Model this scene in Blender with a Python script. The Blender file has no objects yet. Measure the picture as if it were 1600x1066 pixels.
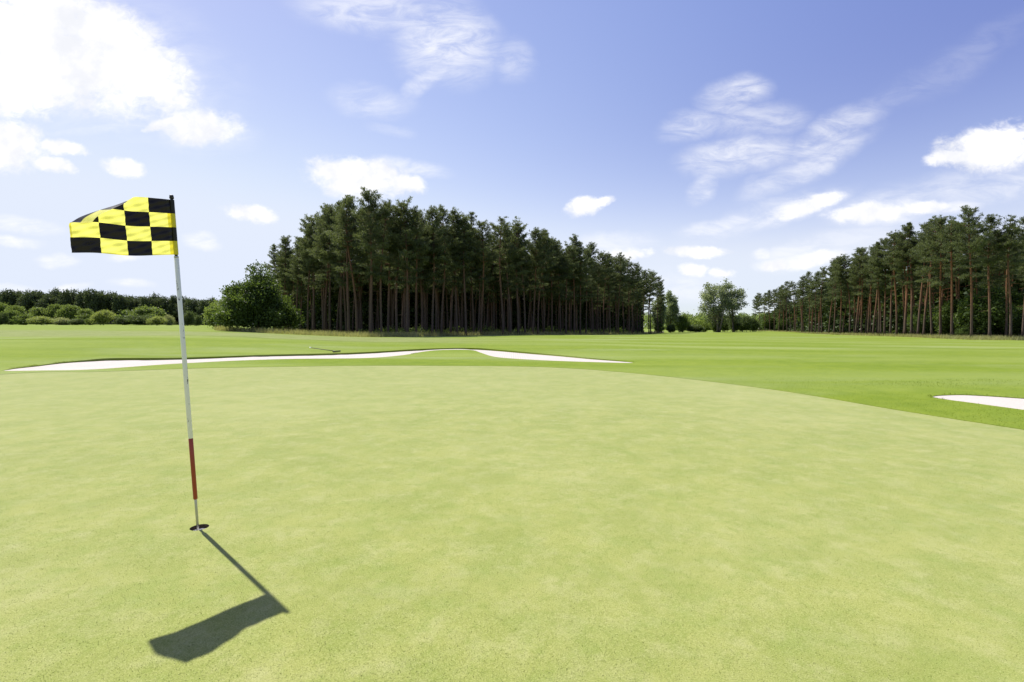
import bpy, math, random
import numpy as np
from mathutils import Vector, Matrix
from mathutils.geometry import delaunay_2d_cdt

scene = bpy.context.scene
COL = scene.collection
R = math.radians

# ------------------------------------------------------------------ camera model (used to read positions off the photograph)
F, HZ, CH = 800.0, 511.0, 1.27
PITCH = math.atan((533 - HZ) / F)
FWD = np.array([0, math.cos(PITCH), -math.sin(PITCH)])
UPV = np.array([0, math.sin(PITCH), math.cos(PITCH)])
CAM = np.array([0, 0, CH])


def ray(px, py):
    return np.array([1.0, 0, 0]) * (px - 800) / F + FWD + UPV * (533 - py) / F


def sstep(a, b, x):
    t = np.clip((np.asarray(x, float) - a) / (b - a), 0, 1)
    return t * t * (3 - 2 * t)


def H(x, y):
    """height of the terrain"""
    x = np.asarray(x, float); y = np.asarray(y, float)
    r = np.hypot(x, y)
    az = np.degrees(np.arctan2(x, y))
    hl = 2.05 * np.clip((r - 22) / 235.0, 0, 1) ** 0.7
    hl = np.where(r > 257, 2.05 + 0.006 * np.minimum(r - 257, 900), hl)
    hc = -0.75 * sstep(60, 170, r)
    hr = -0.5 * sstep(18, 72, r)
    wl = 1 - sstep(-33, -14, az)
    wl = np.where(np.abs(az) > 100, 0.0, wl)
    wr = sstep(10, 38, az)
    h = hl * wl + hc * (1 - wl) * (1 - wr) + hr * wr
    und = 0.10 * np.sin(x * 0.11 + 1.0) * np.sin(y * 0.09 + 0.4) * sstep(22, 45, r)
    dome = 0.05 * np.exp(-((x + 1) / 9.0) ** 2 - ((y - 7) / 6.0) ** 2) - 0.05 * np.exp(-((-2 + 1) / 9.0) ** 2 - ((3.2 - 7) / 6.0) ** 2)
    bank = 0.16 * sstep(24, 32, y) * sstep(-45, -20, x) * (1 - sstep(2, 14, x)) * (1 - sstep(45, 60, r))
    rb = 0.10 * np.exp(-((x - 11) / 3.0) ** 2 - ((y - 11.2) / 1.3) ** 2)
    return h + und + dome + bank + rb


def ground_at(px, py, flat=False):
    r = ray(px, py); h = 0.0
    for _ in range(14):
        k = (h - CH) / r[2]
        p = CAM + r * k
        if flat:
            return p
        h = 0.5 * h + 0.5 * float(H(p[0], p[1]))
    return p


def at_dist(px, dist):
    """ground point seen in column px at depth dist"""
    x = (px - 800) / F * dist
    return np.array([x, dist, float(H(x, dist))])


def height_for(px, dist, py, ground=None):
    """world height (above ground) of a thing at depth dist whose top shows at row py"""
    r = ray(px, py)
    g = float(H((px - 800) / F * dist, dist)) if ground is None else ground
    return CH + r[2] / r[1] * dist - g


# ------------------------------------------------------------------ object helpers
def tag(o, label=None, cat=None, group=None, kind=None):
    if label: o['label'] = label
    if cat: o['category'] = cat
    if group: o['group'] = group
    if kind: o['kind'] = kind
    return o


def empty(name, loc=(0, 0, 0), rz=0.0):
    o = bpy.data.objects.new(name, None)
    o.empty_display_size = 0.2
    COL.objects.link(o)
    o.location = loc
    o.rotation_euler = (0, 0, rz)
    return o


def mesh_data(name, V, faces, mat=None, tint=None, smooth=False):
    """faces: list of (n,k) int arrays"""
    V = np.asarray(V, np.float32)
    me = bpy.data.meshes.new(name)
    me.vertices.add(len(V))
    me.vertices.foreach_set('co', V.ravel())
    arrs = [np.asarray(f, np.int32) for f in faces if len(f)]
    nl = sum(a.size for a in arrs); nf = sum(len(a) for a in arrs)
    me.loops.add(nl); me.polygons.add(nf)
    me.loops.foreach_set('vertex_index', np.concatenate([a.ravel() for a in arrs]))
    tot = np.concatenate([np.full(len(a), a.shape[1], np.int32) for a in arrs])
    st = np.concatenate([[0], np.cumsum(tot)[:-1]]).astype(np.int32)
    me.polygons.foreach_set('loop_start', st)
    me.polygons.foreach_set('loop_total', tot)
    me.polygons.foreach_set('use_smooth', np.full(nf, smooth, bool))
    if tint is not None:
        at = me.attributes.new('tint', 'FLOAT', 'POINT')
        at.data.foreach_set('value', np.asarray(tint, np.float32))
    me.update(calc_edges=True)
    if mat is not None:
        me.materials.append(mat)
    return me


def obj(name, me, parent=None, loc=None):
    o = bpy.data.objects.new(name, me)
    COL.objects.link(o)
    if parent is not None: o.parent = parent
    if loc is not None: o.location = loc
    return o


class Geo:
    """collects verts and quads/tris"""
    def __init__(self):
        self.V = []; self.Q = []; self.T = []; self.n = 0; self.tint = []

    def add(self, V, quads=None, tris=None, tint=0.5):
        V = np.asarray(V, float).reshape(-1, 3)
        if quads is not None and len(quads): self.Q.append(np.asarray(quads, int) + self.n)
        if tris is not None and len(tris): self.T.append(np.asarray(tris, int) + self.n)
        self.V.append(V); self.n += len(V)
        self.tint.append(np.broadcast_to(np.asarray(tint, float), (len(V),)))

    def tube(self, pts, rad, sides=8, cap=True, tint=0.5):
        pts = np.asarray(pts, float); n = len(pts)
        rad = np.broadcast_to(np.asarray(rad, float), (n,))
        tg = np.gradient(pts, axis=0)
        tg /= np.linalg.norm(tg, axis=1)[:, None] + 1e-9
        ref = np.array([1.0, 0, 0]) if abs(tg[0][2]) > 0.6 else np.array([0, 0, 1.0])
        a = np.cross(tg, ref); a /= np.linalg.norm(a, axis=1)[:, None] + 1e-9
        b = np.cross(tg, a)
        th = np.linspace(0, 2 * np.pi, sides, endpoint=False)
        V = pts[:, None, :] + rad[:, None, None] * (np.cos(th)[None, :, None] * a[:, None, :] + np.sin(th)[None, :, None] * b[:, None, :])
        i = np.arange(n - 1)[:, None] * sides; j = np.arange(sides)[None, :]; k = (j + 1) % sides
        q = np.stack([i + j, i + k, i + sides + k, i + sides + j], -1).reshape(-1, 4)
        V = V.reshape(-1, 3); t = []
        if cap:
            V = np.vstack([V, pts[0], pts[-1]])
            c0, c1 = n * sides, n * sides + 1
            t = [(c0, (m + 1) % sides, m) for m in range(sides)] + [(c1, (n - 1) * sides + m, (n - 1) * sides + (m + 1) % sides) for m in range(sides)]
        self.add(V, q, t, tint)

    def leaves(self, C, D, L, W, tint, rng):
        """one rhombus per row: C base centre, D direction, L length, W width"""
        n = len(C)
        D = D / (np.linalg.norm(D, axis=1)[:, None] + 1e-9)
        s = np.cross(D, rng.normal(size=(n, 3))); s /= np.linalg.norm(s, axis=1)[:, None] + 1e-9
        L = np.broadcast_to(L, (n,))[:, None]; W = np.broadcast_to(W, (n,))[:, None]
        V = np.stack([C, C + D * L * 0.5 + s * W * 0.5, C + D * L, C + D * L * 0.5 - s * W * 0.5], 1).reshape(-1, 3)
        q = np.arange(n * 4).reshape(n, 4)
        self.add(V, q, None, np.repeat(np.broadcast_to(tint, (n,)), 4))

    def mesh(self, name, mat, smooth=False):
        return mesh_data(name, np.vstack(self.V), [np.vstack(self.Q) if self.Q else np.zeros((0, 4), int), np.vstack(self.T) if self.T else np.zeros((0, 3), int)], mat, np.concatenate(self.tint), smooth)


# ------------------------------------------------------------------ materials
class NT:
    def __init__(self, tree): self.t = tree

    def n(self, typ, **kw):
        nd = self.t.nodes.new(typ)
        ins = kw.pop('ins', {})
        for k, v in kw.items(): setattr(nd, k, v)
        for k, v in ins.items():
            s = nd.inputs[k]
            if hasattr(v, 'is_linked'): self.t.links.new(v, s)
            else: s.default_value = v
        return nd

    def math(self, op, a, b=None, c=None, clamp=False):
        nd = self.t.nodes.new('ShaderNodeMath'); nd.operation = op; nd.use_clamp = clamp
        for i, v in enumerate((a, b, c)):
            if v is None: continue
            if hasattr(v, 'is_linked'): self.t.links.new(v, nd.inputs[i])
            else: nd.inputs[i].default_value = v
        return nd.outputs[0]

    def mix(self, f, a, b, mode='MIX'):
        nd = self.t.nodes.new('ShaderNodeMix'); nd.data_type = 'RGBA'; nd.blend_type = mode; nd.clamp_factor = True
        for s, v in ((nd.inputs[0], f), (nd.inputs[6], a), (nd.inputs[7], b)):
            if hasattr(v, 'is_linked'): self.t.links.new(v, s)
            else: s.default_value = v if not isinstance(v, tuple) or len(v) == 4 else (*v, 1)
        return nd.outputs[2]

    def noise(self, vec, scale, detail=4, rough=0.55, dist=0.0):
        nd = self.n('ShaderNodeTexNoise', ins={'Scale': scale, 'Detail': detail, 'Roughness': rough, 'Distortion': dist})
        if vec is not None: self.t.links.new(vec, nd.inputs['Vector'])
        return nd.outputs[0]

    def ramp(self, f, a, b, lo=0.0, hi=1.0):
        nd = self.n('ShaderNodeMapRange', interpolation_type='SMOOTHSTEP', ins={'Value': f, 'From Min': a, 'From Max': b, 'To Min': lo, 'To Max': hi})
        return nd.outputs[0]

    def scaled(self, vec, sx, sy, sz, rot=(0, 0, 0), loc=(0, 0, 0)):
        nd = self.n('ShaderNodeMapping', ins={'Vector': vec, 'Scale': (sx, sy, sz), 'Rotation': rot, 'Location': loc})
        return nd.outputs[0]

    def link(self, a, b): self.t.links.new(a, b)


def material(name):
    m = bpy.data.materials.new(name); m.use_nodes = True
    t = m.node_tree; t.nodes.clear()
    k = NT(t)
    out = k.n('ShaderNodeOutputMaterial')
    return m, k, out


def simple(name, col, rough=0.6, metal=0.0, var=0.15, scale=30.0, spec=0.4):
    m, k, out = material(name)
    co = k.n('ShaderNodeTexCoord').outputs['Object']
    f = k.noise(co, scale, 5)
    c = k.mix(f, tuple(np.array(col) * (1 - var)), tuple(np.minimum(np.array(col) * (1 + var), 1)))
    b = k.n('ShaderNodeBsdfPrincipled', ins={'Base Color': c, 'Roughness': rough, 'Metallic': metal, 'Specular IOR Level': spec})
    k.link(b.outputs[0], out.inputs[0])
    return m


def leaf_mat(name, dark, light, trans=0.3, objvar=0.25, gloss=0.25):
    m, k, out = material(name)
    at = k.n('ShaderNodeAttribute', attribute_name='tint').outputs['Fac']
    oi = k.n('ShaderNodeObjectInfo').outputs['Random']
    f = k.math('ADD', at, k.math('MULTIPLY', k.math('SUBTRACT', oi, 0.5), objvar), clamp=True)
    c = k.mix(f, dark, light)
    d = k.n('ShaderNodeBsdfPrincipled', ins={'Base Color': c, 'Roughness': 0.55, 'Specular IOR Level': gloss})
    tc = k.mix(0.5, c, (min(light[0] * 1.5, 1), min(light[1] * 1.5, 1), light[2] * 0.7))
    tr = k.n('ShaderNodeBsdfTranslucent', ins={'Color': tc})
    mx = k.n('ShaderNodeMixShader', ins={0: trans})
    k.link(d.outputs[0], mx.inputs[1]); k.link(tr.outputs[0], mx.inputs[2])
    k.link(mx.outputs[0], out.inputs[0])
    return m


M_NEEDLE = leaf_mat('pine_needles', (0.034, 0.050, 0.024), (0.140, 0.168, 0.080), 0.40, 0.30, 0.25)
M_OAK = leaf_mat('oak_leaves', (0.028, 0.058, 0.013), (0.110, 0.158, 0.036), 0.36, 0.2)
M_POPLAR = leaf_mat('poplar_leaves', (0.10, 0.135, 0.08), (0.26, 0.30, 0.18), 0.5, 0.2)
M_WILLOW = leaf_mat('willow_leaves', (0.12, 0.16, 0.09), (0.28, 0.33, 0.19), 0.5, 0.2)
M_WOOD = leaf_mat('distant_wood_leaves', (0.030, 0.048, 0.022), (0.100, 0.130, 0.056), 0.28, 0.4)
M_BUSH = leaf_mat('bush_leaves', (0.075, 0.12, 0.03), (0.19, 0.245, 0.065), 0.45, 0.6)
M_YELLOWBUSH = leaf_mat('yellow_green_leaves', (0.13, 0.18, 0.042), (0.27, 0.31, 0.09), 0.45, 0.2)
M_PALEBUSH = leaf_mat('pale_olive_leaves', (0.17, 0.20, 0.09), (0.30, 0.32, 0.17), 0.45, 0.2)
M_DARKBUSH = leaf_mat('dark_bush_leaves', (0.045, 0.075, 0.026), (0.11, 0.145, 0.05), 0.4, 0.3)
M_UNDER = leaf_mat('undergrowth_leaves', (0.028, 0.052, 0.016), (0.075, 0.11, 0.032), 0.3, 0.2)
M_DRYGRASS = leaf_mat('tall_grass_blades', (0.15, 0.19, 0.05), (0.46, 0.43, 0.22), 0.35, 0.0, 0.1)
M_LIPGRASS = leaf_mat('bunker_lip_grass', (0.08, 0.12, 0.010), (0.18, 0.22, 0.035), 0.3, 0.0, 0.05)
M_FAIRBLADE = leaf_mat('fairway_blades', (0.11, 0.165, 0.010), (0.20, 0.26, 0.03), 0.35, 0.0, 0.05)


def bark_mat(name, low, high, h0, h1, scale=6.0):
    m, k, out = material(name)
    co = k.n('ShaderNodeTexCoord').outputs['Object']
    z = k.n('ShaderNodeSeparateXYZ', ins={0: co}).outputs[2]
    st = k.scaled(co, 9, 9, 1.6)
    f = k.noise(st, scale * 0.35, 6, 0.65)
    g = k.noise(co, 0.7, 3)
    zz = k.math('ADD', z, k.math('MULTIPLY', k.math('SUBTRACT', g, 0.5), 5.0))
    hm = k.ramp(zz, h0, h1)
    c = k.mix(hm, low, high)
    c2 = k.mix(k.ramp(f, 0.35, 0.65), k.mix(0.55, c, (0.02, 0.015, 0.012)), c)
    oi = k.n('ShaderNodeObjectInfo').outputs['Random']
    c3 = k.mix(k.math('MULTIPLY', oi, 0.4), c2, (0.10, 0.085, 0.07))
    b = k.n('ShaderNodeBsdfPrincipled', ins={'Base Color': c3, 'Roughness': 0.9, 'Specular IOR Level': 0.1})
    bp = k.n('ShaderNodeBump', ins={'Strength': 0.6, 'Distance': 0.03, 'Height': f})
    k.link(bp.outputs[0], b.inputs['Normal'])
    k.link(b.outputs[0], out.inputs[0])
    return m


M_PINEBARK = bark_mat('pine_bark', (0.105, 0.075, 0.058), (0.25, 0.115, 0.06), 2.0, 9.0)
M_SHADEBARK = bark_mat('shaded_pine_bark', (0.112, 0.082, 0.062), (0.20, 0.105, 0.062), 3.0, 10.0)  # same pine bark, with the shade of the middle wood put into its colour
M_BARK = bark_mat('grey_bark', (0.085, 0.07, 0.055), (0.12, 0.10, 0.08), 1.0, 8.0)
M_PALEBARK = bark_mat('pale_bark', (0.16, 0.14, 0.12), (0.30, 0.27, 0.24), 1.0, 9.0)


def turf_material(name, kind):
    m, k, out = material(name)
    pos = k.n('ShaderNodeNewGeometry').outputs['Position']
    xyz = k.n('ShaderNodeSeparateXYZ', ins={0: pos})
    x, y = xyz.outputs[0], xyz.outputs[1]
    fine = k.noise(pos, 180.0 if kind == 'green' else 60.0, 3, 0.7)
    mid = k.noise(pos, 14.0, 5, 0.65)
    patch = k.noise(pos, 1.9, 5, 0.6, 0.4)
    big = k.noise(pos, 0.33, 4, 0.55)
    if kind == 'green':
        a, b_, c_ = (0.225, 0.245, 0.056), (0.285, 0.288, 0.078), (0.355, 0.335, 0.130)
        c = k.mix(k.ramp(patch, 0.32, 0.68), a, b_)
        c = k.mix(k.math('MULTIPLY', k.ramp(big, 0.45, 0.7), 0.40), c, c_)
        c = k.mix(k.math('MULTIPLY', k.ramp(k.noise(pos, 4.6, 7, 0.72), 0.42, 0.74), 0.50), c, (0.385, 0.360, 0.165))
        c = k.mix(k.math('MULTIPLY', k.ramp(k.noise(k.scaled(pos, 1, 1, 1, loc=(9, 3, 0)), 3.4, 7, 0.72), 0.45, 0.72), 0.55), c, (0.185, 0.235, 0.045))
        c = k.mix(k.math('MULTIPLY', k.ramp(mid, 0.50, 0.72), 0.55), c, (0.185, 0.220, 0.040))
        c = k.mix(k.math('MULTIPLY', k.ramp(fine, 0.46, 0.72), 0.42), c, (0.46, 0.45, 0.19))
        c = k.mix(k.math('MULTIPLY', k.ramp(fine, 0.52, 0.30), 0.42), c, (0.125, 0.150, 0.030))
        vor = k.n('ShaderNodeTexVoronoi', ins={'Vector': pos, 'Scale': 3.1})
        pick = k.math('GREATER_THAN', k.n('ShaderNodeSeparateColor', ins={0: vor.outputs['Color']}).outputs[0], 0.72)
        c = k.mix(k.math('MULTIPLY', k.math('MULTIPLY', k.ramp(vor.outputs['Distance'], 0.075, 0.03), pick), 0.35), c, (0.20, 0.19, 0.075))
        c = k.mix(1.0, c, (0.895, 0.945, 1.0), 'MULTIPLY')
        h = k.math('ADD', fine, k.math('MULTIPLY', mid, 0.5))
        bs, bd = 0.35, 0.006
    else:
        c = k.mix(k.ramp(patch, 0.35, 0.68), (0.120, 0.175, 0.008), (0.165, 0.215, 0.014))
        c = k.mix(k.math('MULTIPLY', k.ramp(k.noise(k.scaled(pos, 0.06, 0.16, 0.1), 1.0, 5, 0.6), 0.40, 0.68), 0.55), c, (0.205, 0.245, 0.034))
        # mowing stripes, laid along the fairway
        dist = k.math('MULTIPLY', k.math('SUBTRACT', k.noise(pos, 0.05, 2), 0.5), 3.0)
        yy = k.math('ADD', k.math('ADD', y, k.math('MULTIPLY', x, 0.13)), dist)
        s = k.math('SINE', k.math('MULTIPLY', yy, 2 * math.pi / 11.0))
        sm = k.math('MULTIPLY', k.ramp(s, -0.7, 0.7), k.ramp(k.noise(k.scaled(pos, 0.03, 0.08, 0.1), 1.0, 3, 0.6), 0.35, 0.65, 0.10, 0.75))
        c = k.mix(k.ramp(k.noise(k.scaled(pos, 0.10, 0.55, 0.1, rot=(0, 0, 0.12)), 1.0, 6, 0.65), 0.48, 0.68, 0.0, 0.50), c, (0.105, 0.155, 0.010))
        c = k.mix(k.ramp(k.noise(k.scaled(pos, 0.05, 0.13, 0.1, loc=(31, 7, 0)), 1.0, 4, 0.6), 0.50, 0.68, 0.0, 0.75), c, (0.230, 0.262, 0.100))
        far = k.math('MULTIPLY', k.ramp(y, 6.0, 16.0), sm)
        c = k.mix(far, c, (0.225, 0.265, 0.062))
        # uncut strip behind the long bunker
        yl = k.math('ADD', k.math('ADD', y, k.math('MULTIPLY', x, 0.12)), k.math('MULTIPLY', k.math('SUBTRACT', k.noise(pos, 0.12, 4), 0.5), 8.0))
        rough = k.math('MULTIPLY', k.ramp(yl, 35.0, 38.0), k.ramp(x, 5.0, -12.0))
        rough = k.math('MULTIPLY', rough, k.ramp(yl, 66.0, 54.0))
        rc = k.mix(k.ramp(k.noise(k.scaled(pos, 0.5, 1.4, 1), 1.2, 6, 0.7), 0.35, 0.65), (0.135, 0.165, 0.042), (0.25, 0.255, 0.105))
        c = k.mix(k.math('MULTIPLY', rough, 0.8), c, rc)
        line = k.math('MULTIPLY', k.ramp(k.math('ABSOLUTE', k.math('SUBTRACT', yl, 36.0)), 0.55, 0.1), k.ramp(x, 3.0, -10.0))
        c = k.mix(k.math('MULTIPLY', line, 0.5), c, (0.06, 0.085, 0.02))
        c = k.mix(k.math('MULTIPLY', k.ramp(mid, 0.5, 0.75), 0.35), c, (0.095, 0.145, 0.007))
        c = k.mix(k.math('MULTIPLY', k.ramp(fine, 0.45, 0.7), 0.35), c, (0.22, 0.265, 0.035))
        c = k.mix(k.math('MULTIPLY', k.ramp(fine, 0.52, 0.32), 0.4), c, (0.065, 0.10, 0.006))
        c = k.mix(1.0, c, (0.985, 1.01, 1.10), 'MULTIPLY')
        h = k.math('ADD', fine, mid)
        bs, bd = 0.5, 0.02
    b = k.n('ShaderNodeBsdfPrincipled', ins={'Base Color': c, 'Roughness': 0.9, 'Specular IOR Level': 0.06, 'Sheen Weight': 0.30 if kind == 'green' else 0.10, 'Sheen Roughness': 0.30})
    b.inputs['Sheen Tint'].default_value = (0.95, 0.95, 0.68, 1)
    bp = k.n('ShaderNodeBump', ins={'Strength': bs, 'Distance': bd, 'Height': h})
    k.link(bp.outputs[0], b.inputs['Normal'])
    k.link(b.outputs[0], out.inputs[0])
    return m


M_GREEN = turf_material('putting_green_turf', 'green')
M_FAIR = turf_material('fairway_turf', 'fairway')


def sand_material():
    m, k, out = material('bunker_sand')
    pos = k.n('ShaderNodeNewGeometry').outputs['Position']
    f = k.noise(pos, 40, 5, 0.7); g = k.noise(pos, 1.2, 4)
    c = k.mix(g, (0.435, 0.395, 0.36), (0.50, 0.46, 0.425))
    c = k.mix(k.math('MULTIPLY', k.ramp(f, 0.40, 0.70), 0.6), c, (0.35, 0.305, 0.265))
    wv = k.n('ShaderNodeTexWave', ins={'Vector': pos, 'Scale': 3.2, 'Distortion': 3.0, 'Detail': 3.0}).outputs[1]
    b = k.n('ShaderNodeBsdfPrincipled', ins={'Base Color': c, 'Roughness': 0.95, 'Specular IOR Level': 0.1})
    bp = k.n('ShaderNodeBump', ins={'Strength': 0.4, 'Distance': 0.02, 'Height': k.math('ADD', f, wv)})
    k.link(bp.outputs[0], b.inputs['Normal'])
    k.link(b.outputs[0], out.inputs[0])
    return m


M_SAND = sand_material()


def floor_material():
    m, k, out = material('woodland_floor')
    pos = k.n('ShaderNodeNewGeometry').outputs['Position']
    f = k.noise(pos, 3.0, 6, 0.7); g = k.noise(pos, 0.5, 4, 0.6)
    c = k.mix(k.ramp(f, 0.3, 0.7), (0.05, 0.042, 0.025), (0.12, 0.10, 0.055))
    c = k.mix(k.math('MULTIPLY', k.ramp(g, 0.42, 0.6), 0.8), c, (0.075, 0.11, 0.028))
    b = k.n('ShaderNodeBsdfPrincipled', ins={'Base Color': c, 'Roughness': 0.95, 'Specular IOR Level': 0.1})
    k.link(b.outputs[0], out.inputs[0])
    return m


M_FLOOR = floor_material()

# ------------------------------------------------------------------ outlines of green and bunkers
def resample(P, step):
    P = np.asarray(P, float); n = len(P)
    # closed Catmull-Rom then even spacing
    out = []
    for i in range(n):
        p0, p1, p2, p3 = P[(i - 1) % n], P[i], P[(i + 1) % n], P[(i + 2) % n]
        for t in np.linspace(0, 1, 16, endpoint=False):
            out.append(0.5 * (2 * p1 + (p2 - p0) * t + (2 * p0 - 5 * p1 + 4 * p2 - p3) * t * t + (3 * p1 - p0 - 3 * p2 + p3) * t ** 3))
    out = np.array(out)
    d = np.linalg.norm(np.roll(out, -1, 0) - out, axis=1)
    s = np.concatenate([[0], np.cumsum(d)])
    m = max(int(s[-1] / step), 12)
    q = np.linspace(0, s[-1], m, endpoint=False)
    oc = np.vstack([out, out[0]])
    return np.stack([np.interp(q, s, oc[:, 0]), np.interp(q, s, oc[:, 1])], 1)


def inside(P, poly):
    P = np.asarray(P, float); x, y = P[:, 0], P[:, 1]
    c = np.zeros(len(P), bool)
    n = len(poly)
    for i in range(n):
        x1, y1 = poly[i]; x2, y2 = poly[(i + 1) % n]
        if y1 == y2: continue
        hit = ((y1 > y) != (y2 > y)) & (x < (x2 - x1) * (y - y1) / (y2 - y1) + x1)
        c ^= hit
    return c


gp = [ground_at(px, py)[:2] for px, py in ((0, 585), (150, 581), (330, 575), (560, 571.5), (700, 571.5), (850, 573.5), (1000, 584), (1200, 607.5), (1400, 640), (1600, 671))]
GREEN = resample(gp + [np.array(p) for p in ((7.4, 3.4), (7.2, 0.0), (5.0, -4.0), (0.0, -6.0), (-7.0, -5.0), (-13.0, 0.0), (-16.5, 6.0))], 0.22)
lb = [(8, 579.5), (60, 579), (150, 577), (290, 567.5), (450, 561), (570, 559.5), (625, 555.5), (660, 549.8), (690, 547.0), (735, 547.0), (752, 551.5), (780, 558.5), (860, 563.5), (972, 567),
      (985, 566), (930, 561), (860, 554.5), (800, 549.5), (740, 545.2), (690, 545.5), (640, 547.5), (590, 550.5), (500, 554), (400, 556.5), (290, 560.5), (180, 561.5), (110, 565), (60, 571), (15, 577)]
BUNK1 = resample([ground_at(*p)[:2] for p in lb], 0.2)
rb = [(1457, 620.5), (1490, 617), (1530, 618), (1600, 622.5), (1680, 628), (1760, 640), (1730, 655), (1640, 646), (1600, 640.5), (1530, 631)]
BUNK2 = resample([ground_at(*p)[:2] for p in rb], 0.15)

# ------------------------------------------------------------------ setting: ground with real openings for the green and the bunkers
LOOPS = [GREEN, BUNK1, BUNK2]


def build_ground():
    rad = [1.0]
    while rad[-1] < 4200:
        r = rad[-1]
        rad.append(r * (1.12 if r < 20 else 1.055 if r < 260 else 1.25))
    pts = []
    for i, r in enumerate(rad):
        front = np.radians(np.arange(-62, 62.1, 1.3) + (0.65 if i % 2 else 0))
        back = np.radians(np.arange(70, 291, 8.0))
        a = np.concatenate([front, back])
        pts.append(np.stack([np.sin(a) * r, np.cos(a) * r], 1))
    pts = np.vstack(pts)
    keep = np.ones(len(pts), bool)
    for L in LOOPS:
        keep &= ~inside(pts, L)
        d = np.min(np.linalg.norm(pts[:, None, :] - L[None, ::2, :], axis=2), axis=1)
        keep &= d > 0.15
    pts = pts[keep]
    V = list(map(tuple, pts)); E = []
    for L in LOOPS:
        n0 = len(V)
        V += list(map(tuple, L))
        E += [(n0 + i, n0 + (i + 1) % len(L)) for i in range(len(L))]
    vo, eo, fo, ov, oe, of = delaunay_2d_cdt([Vector(v) for v in V], E, [], 0, 1e-5)
    vo = np.array([(v.x, v.y) for v in vo]); fo = np.array([f for f in fo if len(f) == 3])
    cen = vo[fo].mean(1)
    k = np.ones(len(fo), bool)
    for L in LOOPS: k &= ~inside(cen, L)
    fo = fo[k]

    def zof(P):
        z = H(P[:, 0], P[:, 1])
        for L, up in ((BUNK1, 0.045), (BUNK2, 0.004)):     # rolled turf lip along the far side
            d = np.linalg.norm(P[:, None, :] - L[None], axis=2); j = d.argmin(1)
            dd = np.roll(L, -1, 0) - np.roll(L, 1, 0); ny = -dd[:, 0] / (np.linalg.norm(dd, axis=1) + 1e-9)
            if 0.5 * np.sum(L[:, 0] * np.roll(L[:, 1], -1) - np.roll(L[:, 0], -1) * L[:, 1]) < 0: ny = -ny
            z = z + up * sstep(0.2, 0.8, ny[j]) * (d.min(1) < 0.03)
        return z
    z0 = H(vo[:, 0], vo[:, 1])
    near = np.hypot(vo[:, 0], vo[:, 1]) < 60
    z0[near] = zof(vo[near])
    V3 = np.column_stack([vo, z0])
    n0 = len(V3); quads = []; ex = []
    for L in LOOPS:                      # cut turf edge going down
        m = len(L); z = zof(L)
        ex.append(np.column_stack([L, z])); ex.append(np.column_stack([L, z - 0.25]))
        for i in range(m):
            j = (i + 1) % m
            quads.append((n0 + i, n0 + m + i, n0 + m + j, n0 + j))
        n0 += 2 * m
    me = mesh_data('ground', np.vstack([V3] + ex), [fo, np.array(quads)], M_FAIR, None, False)
    me.polygons.foreach_set('use_smooth', np.concatenate([np.ones(len(fo), bool), np.zeros(len(quads), bool)]))
    tag(obj('ground', me), kind='structure')


build_ground()

CUP = ground_at(311.5, 821.2)[:2]
CUPR = 0.054


def build_green():
    L = GREEN; m = len(L)
    ang = np.arctan2(L[:, 1] - CUP[1], L[:, 0] - CUP[0])
    dist = np.hypot(L[:, 1] - CUP[1], L[:, 0] - CUP[0])
    ts = [0.0]
    d = 0.004
    rings = []
    fr = np.concatenate([[0], np.geomspace(0.0012, 1, 44)])
    for f in fr:
        r = CUPR + (dist - CUPR) * f
        x = CUP[0] + np.cos(ang) * r; y = CUP[1] + np.sin(ang) * r
        drop = 0.006
        rings.append(np.column_stack([x, y, H(x, y) - drop * (f > 0.99) - 0.010 * (f <= 0.99) - 0.002 * (f < 0.9)]))
    V = np.vstack(rings); q = []
    for i in range(len(rings) - 1):
        a = np.arange(m); b = (a + 1) % m
        q.append(np.stack([i * m + a, i * m + b, (i + 1) * m + b, (i + 1) * m + a], 1))
    me = mesh_data('putting_green', V, [np.vstack(q)], M_GREEN, None, True)
    tag(obj('putting_green', me), kind='structure')


build_green()
GZ = float(H(CUP[0], CUP[1])) - 0.012


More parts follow.
